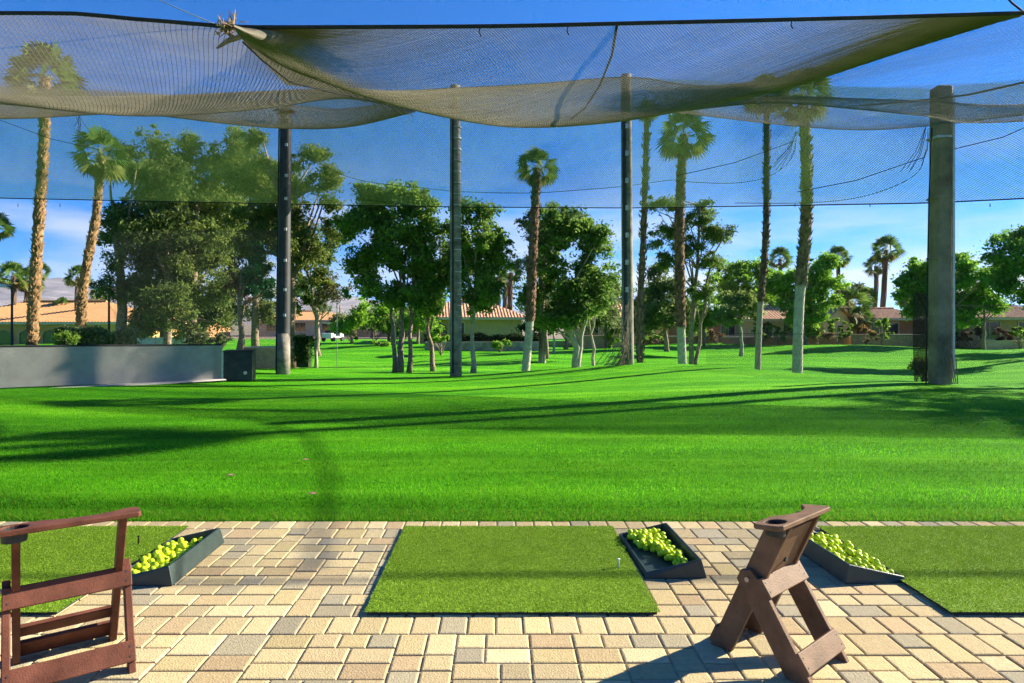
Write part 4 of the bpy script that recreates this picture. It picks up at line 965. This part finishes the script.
def house(name,lab,pxc,d,yaw,w,dep,hw,rh,wall,roof,wins,kind='hip',ov=.5,doors=(),chim=None,arches=(),z=None):
    b0=g(pxc,d); b0[2]=b0[2]-.05 if z is None else z
    e=empty(name,b0,yaw); tag(e,lab,'house','houses beyond the lawn')
    b=MB(); b.box(-w/2,w/2,0,dep,-.4,hw)
    if kind=='gable':      # ridge runs front to back: gable faces the lawn
        for y in (0,dep): b.add([(-w/2,y,hw),(w/2,y,hw),(0,y,hw+rh)],[(0,1,2)])
    b.build('wall',M[wall],e)
    r_=MB(); W=w/2+ov; y0,y1=-ov,dep+ov; ze=hw-.02
    if kind=='hip':
        q=min(W,(y1-y0)/2)*.98; ym=(y0+y1)/2
        slope(r_,-W,W,y0,ze,-W+q,W-q,ym,hw+rh); slope(r_,-W,W,y1,ze,-W+q,W-q,ym,hw+rh)
        slope(r_,y0,y1,-W,ze,ym,ym,-W+q,hw+rh,'y'); slope(r_,y0,y1,W,ze,ym,ym,W-q,hw+rh,'y')
        rg_=[(-W+q,ym,hw+rh+.06),(W-q,ym,hw+rh+.06)]
    elif kind=='shed':     # ridge at the back
        slope(r_,-W,W,y0,ze,-W,W,y1,hw+rh); rg_=[(-W,y1,hw+rh+.06),(W,y1,hw+rh+.06)]
    else:
        dz=ov*rh/(w/2)
        for s_ in (-1,1): slope(r_,y0,y1,s_*W,hw-dz+.05,y0,y1,0,hw+rh+.05,'y')
        rg_=[(0,y0,hw+rh+.1),(0,y1,hw+rh+.1)]
    ro=r_.build('roof',M[roof],e)
    c=MB(); c.tube(rg_,.13,8); c.build('ridge_cap',M[roof],ro)
    if kind!='gable':
        f=MB()
        for (xa,xb,ya,yb) in ((-W,W,y0,y0+.06),(-W,-W+.06,y0+.06,y1),(W-.06,W,y0+.06,y1)): f.box(xa,xb,ya,yb,ze-.2,ze-.01)
        f.build('fascia',M['trim'],e)
        f=MB(); f.box(-W+.06,W-.06,y0+.06,-.01,ze-.12,ze-.08); f.build('soffit',M[wall],e)
    for (x,zc,ww,hh) in wins:
        fr=MB(); t=.09
        fr.box(x-ww/2-t,x+ww/2+t,-.07,-.004,zc-hh/2-t,zc-hh/2); fr.box(x-ww/2-t,x+ww/2+t,-.07,-.004,zc+hh/2,zc+hh/2+t)
        fr.box(x-ww/2-t,x-ww/2,-.07,-.004,zc-hh/2,zc+hh/2); fr.box(x+ww/2,x+ww/2+t,-.07,-.004,zc-hh/2,zc+hh/2)
        if ww>1.2: fr.box(x-.03,x+.03,-.06,-.004,zc-hh/2,zc+hh/2)
        fo=fr.build('window',M['trim'],e); pn=MB(); pn.box(x-ww/2,x+ww/2,-.03,-.006,zc-hh/2,zc+hh/2); pn.build('pane',M['glass'],fo)
    for (x,ww,hh) in doors:
        dm=MB(); dm.box(x-ww/2,x+ww/2,-.06,-.004,-.2,hh); do=dm.build('door',M['beigewood'],e)
        hm=MB(); hm.tube([(x+ww*.4,-.06,1.0),(x+ww*.4,-.12,1.0)],.04,6); hm.build('handle',M['steel'],do)
    for (x,ww,hh) in arches:   # an arched opening: dark glazed recess with a raised surround
        pts=[(x-ww/2,.3)]+[(x-ww/2*math.cos(PI*k/10),hh-ww/2*.6+ww/2*.6*math.sin(PI*k/10)) for k in range(11)]+[(x+ww/2,.3)]
        am=MB(); am.prism(pts[::-1],lambda p,k:(p[0],-.004-.03*(1-k),p[1])); fo=am.build('arched_window',M['glass'],e)
        sm=MB()
        for i in range(len(pts)-1): sm.beam((pts[i][0],-.06,pts[i][1]),(pts[i+1][0],-.06,pts[i+1][1]),.1,.14,ref=(0,1,0))
        sm.build('surround',M[wall],fo)
    if chim:
        cm=MB(); cm.box(chim[0]-.4,chim[0]+.4,chim[1]-.3,chim[1]+.3,hw,chim[2]); co=cm.build('chimney',M[wall],e)
        cm=MB(); cm.box(chim[0]-.48,chim[0]+.48,chim[1]-.38,chim[1]+.38,chim[2],chim[2]+.15); cm.build('chimney_cap',M['trim'],co)
    return e
house('clubhouse','long low building with arched windows and a plain orange-tan roof at the far left',28,58,R(-4),17,9,2.35,1.9,'stucco_orange','roof_tan',[],'hip',.7,
      arches=[(-6.6,1.6,1.7),(-4.4,1.6,1.7),(-2.2,1.6,1.7),(0.0,1.6,1.7),(2.2,1.6,1.7),(4.4,1.6,1.7),(6.6,1.6,1.7)],z=-.75)
house('house','brown-roofed house with an arched front window behind the hedge, right of the second post',470,60,R(6),9.5,8,2.5,1.9,'stucco_tan','roof_tile',[(-1.2,1.4,1.3,1.2)],'hip',.6,arches=[(-3.0,2.0,2.1),],chim=(1.6,3.5,4.7))
house('house','gable house half hidden behind the third post',618,60,R(-5),9,9,2.5,1.5,'stucco_tan','roof_tile',[(-2.5,1.4,1.4,1.3),(2.3,1.4,1.6,1.4)],'hip',.5,doors=[(-.4,1.0,2.1)],chim=(-1.4,4,4.2))
house('house','low house behind the thin pine and round tree',694,63,R(3),11,9,2.35,1.1,'stucco_rust','roof_tile',[(-3.6,1.35,1.8,1.4),(0,1.35,1.8,1.4),(3.3,1.35,1.3,1.3)],'hip',.5)
house('house','tiled house with pale walls behind the bright green tree',800,61,R(-3),10.5,9,2.45,1.5,'stucco_pale','roof_tile',[(-3.4,1.35,1.7,1.4),(-.9,1.35,1.2,1.4),(2.8,1.35,1.6,1.4)],'hip',.55)
house('house','small pale gable wing with a sloping tiled edge beside the low fan palm',838,59.5,R(24),3.6,6,2.25,1.15,'stucco_pale','roof_tile',[(.2,1.3,.8,1.0)],'gable',.4)
house('house','rust-walled house with a flat pale fascia left of the square post',903,60,R(-2),6.6,8,2.45,1.0,'stucco_rust','roof_tile',[(-2.4,1.35,.9,1.4),(-1.0,1.35,1.1,1.4)],'shed',.5)
house('house','tan house under the spreading tree at the right edge',1020,55,R(-6),8,9,2.5,1.5,'stucco_tan','roof_tile',[(-2.4,1.4,1.6,1.4),(.6,1.4,1.4,1.4)],'hip',.6)
house('house','distant pale house beyond the golf cart',300,95,R(0),14,9,2.4,1.3,'stucco_pale','roof_tan',[(-4,1.4,1.6,1.2),(0,1.4,1.6,1.2),(4,1.4,1.6,1.2)],'hip',.5)
house('house','distant tan house between the slim trunks far across the lawn',400,92,R(4),12,9,2.4,1.4,'stucco_tan','roof_tile',[(-3,1.4,1.6,1.2),(2,1.4,1.6,1.2)],'hip',.5)
house('house','distant pink-tan house seen through the big pine trunks',150,88,R(0),14,9,2.6,1.4,'stucco_rust','roof_tan',[(-3,1.4,1.4,1.2),(3,1.4,1.4,1.2)],'hip',.5)
def lowwall(lab,xa,xb,d,h_,m,seed,cap=True):
    a=g(xa,d); b_=g(xb,d); e=empty('garden_wall',(a+b_)/2); tag(e,lab,'wall','low garden walls'); w=(b_[0]-a[0])/2
    q=MB(); q.box(-w,w,-.12,.12,-.3,h_); q.build('wall_body',M[m],e)
    if cap:
        q=MB(); q.box(-w-.04,w+.04,-.17,.17,h_,h_+.07); q.build('coping',M['trim'],e)
lowwall('low stone retaining wall under the dark hedge in the middle distance',425,545,48,.62,'stone',1,False)
lowwall('pale low wall behind the forked tree',584,632,55,.95,'stucco_pale',2)
lowwall('low rust wall under the round tree and thin pine',640,716,58,.65,'stucco_rust',3)
lowwall('long tan garden wall in front of the tiled houses',722,850,57.5,.6,'stucco_rust',4)
lowwall('low tan wall in front of the rust house',852,940,57,.95,'stucco_tan',5)
lowwall('low tan wall in front of the right edge house',985,1040,52.5,.6,'stucco_pale',6)
e=empty('white_fence',g(156,40)); tag(e,'plain white panel fence behind the grey windscreen, under the pines','fence')
for k in range(4):
    q=MB(); q.box(-1.7+k*.86,-.86+k*.86-.04+.0,-.03,.03,-.3,1.35); q.build('panel',M['whitewall'],e)
for k in range(5):
    q=MB(); q.box(-1.77+k*.86,-1.70+k*.86,-.05,.05,-.3,1.42); q.build('fence_post',M['galv'],e)
e=empty('wood_enclosure',g(271,34)); tag(e,'beige boxed enclosure of plain boards beside the dark post','enclosure')
q=MB(); q.box(-1.2,1.1,-.6,.6,-.3,1.02); q.build('boards',M['beigewood'],e)
q=MB(); q.box(-1.25,1.15,-.65,.65,1.022,1.09); q.build('cap_board',M['trim'],e)
for x in (-.6,0,.6):
    q=MB(); q.box(x-.03,x+.03,-.63,-.603,-.2,1.0); q.build('batten',M['beigewood'],e)
# lamps
def lamp(lab,px,d,ytop,arm):
    b0=g(px,d); zt=P(0,ytop,d)[2]-b0[2]; e=empty('street_lamp',b0); tag(e,lab,'street lamp','lamps by the arched building')
    q=MB(); q.tube([(0,0,-.2),(0,0,zt)],[.085,.06],8); q.build('pole',M['darkpole'],e)
    q=MB(); q.tube([(0,0,zt-.05),(-arm*.6,0,zt+.03),(-arm,0,zt+.05)],.04,6); q.build('arm',M['darkpole'],e)
    q=MB(); q.prism([(-arm-.75,0),(-arm,-.02),(-arm,.12),(-arm-.6,.2),(-arm-.75,.12)],lambda p,k:(p[0],-.2+.4*k,zt+p[1])); q.build('lamp_head',M['galv'],e)
lamp('black lamp post with an arm to the left, right of the leaning palm',109,42,289,.35)
lamp('lamp post with an arm to the left at the far left edge',12,40,287,.2)
# golf cart and thin pole far off
e=empty('golf_cart',g(333,64),R(70)); tag(e,'tiny golf cart parked on the far lawn right of the dark post','golf cart')
q=MB(); q.prism([(-1.1,.35),(-1.1,.8),(-.4,.85),(-.3,.5),(.4,.5),(.5,.85),(.95,.75),(1.1,.35)],lambda p,k:(p[0],-.55+1.1*k,p[1])); q.build('body',M['cartwhite'],e,bevel=.04)
q=MB(); q.box(-.95,.75,-.58,.58,1.75,1.82); q.build('roof',M['cartwhite'],e,bevel=.03)
for x in (-.9,.62):
    for y in (-.5,.5): q=MB(); q.tube([(x,y,.7),(x+(.08 if x<0 else -.1),y,1.75)],.025,6); q.build('roof_post',M['darkpole'],e)
q=MB(); q.box(-.45,-.05,-.5,.5,.62,.75); q.box(-.55,-.45,-.5,.5,.7,1.1); q.build('seat',M['rubber'],e)
for x in (-.75,.75):
    for y in (-.55,.55): q=MB(); q.tube([(x,y-.09,.23),(x,y+.09,.23)],.23,14); q.build('wheel',M['rubber'],e)
e=empty('flagstick',g(337,34)); tag(e,'thin grey stick standing on the lawn in front of the golf cart','pole')
q=MB(); q.tube([(0,0,-.1),(0,0,3.3)],.018,6); q.build('pole',M['wire'],e)
q=MB(); q.tube([(0,0,3.28),(0,0,3.36)],.04,8); q.build('knob',M['galv'],e)

# fallen leaves on the lawn
for i,(px,py,l_) in enumerate(((312,498,'single dry leaf on the lawn above the gap between the left and middle mats'),(305,463,'pale dry leaf on the lawn, farther off and left of centre'),(230,479,'small dry leaf on the lawn left of the other leaves'))):
    d=EYE*F/(py-CY); X=(px-CX)/F*d; z=float(hz(X,d))+.03; b=MB()
    b.add([(X-.05,d,z),(X,d-.03,z+.012),(X+.055,d,z+.004),(X,d+.03,z+.016)],[(0,1,2,3)]); b.add([(X-.05,d,z-.003),(X,d-.03,z+.008),(X+.055,d,z),(X,d+.03,z+.012)],[(3,2,1,0)])
    o=b.build('dry_leaf',M['deadleaf']); tag(o,l_,'leaf','dry leaves on the lawn')

# ------------------------------------------------------------------ mountains
rg=np.random.default_rng(8)
MD=3000; na=220; aa=np.linspace(-1.9,1.6,na); prof=np.interp(aa*F+CX,[-900,-200,20,60,100,135,200,350,420,600,800,1100,1500],[64,54,40,46,40,34,17,29,13,10,10,8,8])
def fbm(x,s): 
    r_=np.random.default_rng(s); y=np.zeros_like(x)
    for o_ in range(6): y+=np.interp(x*(2**o_)*9+50,np.arange(0,2200),r_.uniform(-1,1,2200))/(1.75**o_)
    return y
nb=26; vs=[];fs=[]
pk=(prof+fbm(aa+2,1)*2.2)/F*MD
for j in range(nb):
    t=j/(nb-1); rise=t**1.15
    rid=fbm(aa*1.0+2+.05*t,20+j//3)*.10+fbm(aa*2.3+3,5)*.08*np.sin(PI*t)
    z=pk*np.clip(rise+rid*np.sin(PI*t)*1.1,0,1.05)-2*(t==0); y=MD+1500*(t-1)
    for a,zz in zip(aa,z): vs.append((a*MD,y+0*a,zz))
for j in range(nb-1):
    for i in range(na-1): fs.append((j*na+i,j*na+i+1,(j+1)*na+i+1,(j+1)*na+i))
b=MB(); b.add(vs,fs); struct(b.build('mountains',M['rock'],smooth=False))

# air
b=MB(); b.box(-4800,4800,-4800,4800,-4,330)
hm=bpy.data.materials.new('haze'); hm.use_nodes=True; N=hm.node_tree.nodes; N.remove(N['Principled BSDF'])
pvn=N.new('ShaderNodeVolumePrincipled'); pvn.inputs['Color'].default_value=(.74,.84,1,1); pvn.inputs['Density'].default_value=.00006; pvn.inputs['Anisotropy'].default_value=.2
hm.node_tree.links.new(pvn.outputs[0],N['Material Output'].inputs['Volume'])
USE_HAZE=True
if USE_HAZE:
    o=b.build('haze',hm); o['kind']='stuff'

# ------------------------------------------------------------------ sky, sun, camera
w=bpy.data.worlds.new('World'); sc.world=w; w.use_nodes=True; nt=w.node_tree; N=nt.nodes; L=nt.links
bg=N['Background']; sky=N.new('ShaderNodeTexSky'); sky.sky_type='NISHITA'; sky.sun_disc=False
sky.sun_elevation=R(SUN_EL); sky.sun_rotation=R(90-SUN_AZ); sky.altitude=100; sky.air_density=1.0; sky.dust_density=.25; sky.ozone_density=3.0
hs=N.new('ShaderNodeHueSaturation'); hs.inputs['Saturation'].default_value=1.7; hs.inputs['Value'].default_value=1.0
L.new(sky.outputs[0],hs.inputs['Color'])
hs.inputs['Hue'].default_value=.514
tcs=N.new('ShaderNodeTexCoord'); av=N.new('ShaderNodeVectorMath'); av.operation='ADD'; av.inputs[1].default_value=(0,0,.125); L.new(tcs.outputs['Generated'],av.inputs[0])
nv=N.new('ShaderNodeVectorMath'); nv.operation='NORMALIZE'; L.new(av.outputs[0],nv.inputs[0]); L.new(nv.outputs[0],sky.inputs['Vector'])
tc=N.new('ShaderNodeTexCoord'); mp=N.new('ShaderNodeMapping'); mp.inputs['Scale'].default_value=(2.2,2.2,11); mp.inputs['Location'].default_value=(.3,.4,0); L.new(tc.outputs['Generated'],mp.inputs[0])
no=N.new('ShaderNodeTexNoise'); no.inputs['Scale'].default_value=1.6; no.inputs['Detail'].default_value=8; no.inputs['Roughness'].default_value=.55; L.new(mp.outputs[0],no.inputs['Vector'])
mr=N.new('ShaderNodeMapRange'); mr.inputs[1].default_value=.40; mr.inputs[2].default_value=.66; L.new(no.outputs['Fac'],mr.inputs[0])
sx=N.new('ShaderNodeSeparateXYZ'); L.new(tc.outputs['Generated'],sx.inputs[0])
ml=N.new('ShaderNodeMapRange'); ml.inputs[1].default_value=.26; ml.inputs[2].default_value=.07; L.new(sx.outputs['Z'],ml.inputs[0])
mu=N.new('ShaderNodeMath'); mu.operation='MULTIPLY'; L.new(mr.outputs[0],mu.inputs[0]); L.new(ml.outputs[0],mu.inputs[1])
m2=N.new('ShaderNodeMath'); m2.operation='MULTIPLY'; L.new(mu.outputs[0],m2.inputs[0]); m2.inputs[1].default_value=.95
mx=N.new('ShaderNodeMix'); mx.data_type='RGBA'; L.new(m2.outputs[0],mx.inputs[0]); L.new(hs.outputs[0],mx.inputs[6]); mx.inputs[7].default_value=(3.3,3.6,4.2,1)
L.new(mx.outputs[2],bg.inputs['Color']); bg.inputs['Strength'].default_value=.066
sl=bpy.data.lights.new('sun','SUN'); sl.energy=5.0; sl.angle=R(.53); sl.color=(1,.90,.72)
so=bpy.data.objects.new('sun',sl); COL.objects.link(so)
sd=Vector((math.cos(R(SUN_EL))*math.cos(R(SUN_AZ)),math.cos(R(SUN_EL))*math.sin(R(SUN_AZ)),math.sin(R(SUN_EL))))
so.rotation_euler=sd.to_track_quat('Z','Y').to_euler(); so.location=(30,10,30)
cd=bpy.data.cameras.new('camera'); cam=bpy.data.objects.new('camera',cd); COL.objects.link(cam)
cam.location=(0,0,EYE); cam.rotation_euler=(R(90),0,0); cd.sensor_width=36; cd.lens=36*F/1024
cd.shift_x=(512-CX)/1024; cd.shift_y=(CY-341.5)/1024; cd.clip_end=20000; cd.clip_start=.05
sc.camera=cam
sc.view_settings.view_transform='Standard'; sc.view_settings.look='None'; sc.view_settings.gamma=1; sc.view_settings.exposure=1.85
sc.render.engine='CYCLES'; cy=sc.cycles
cy.use_denoising=True
try: cy.denoiser='OPENIMAGEDENOISE'; cy.denoising_prefilter='NONE'
except Exception: pass
cy.max_bounces=6; cy.diffuse_bounces=3; cy.glossy_bounces=2; cy.transparent_max_bounces=16; cy.volume_bounces=0; cy.transmission_bounces=4
cy.use_adaptive_sampling=True; cy.adaptive_threshold=.02
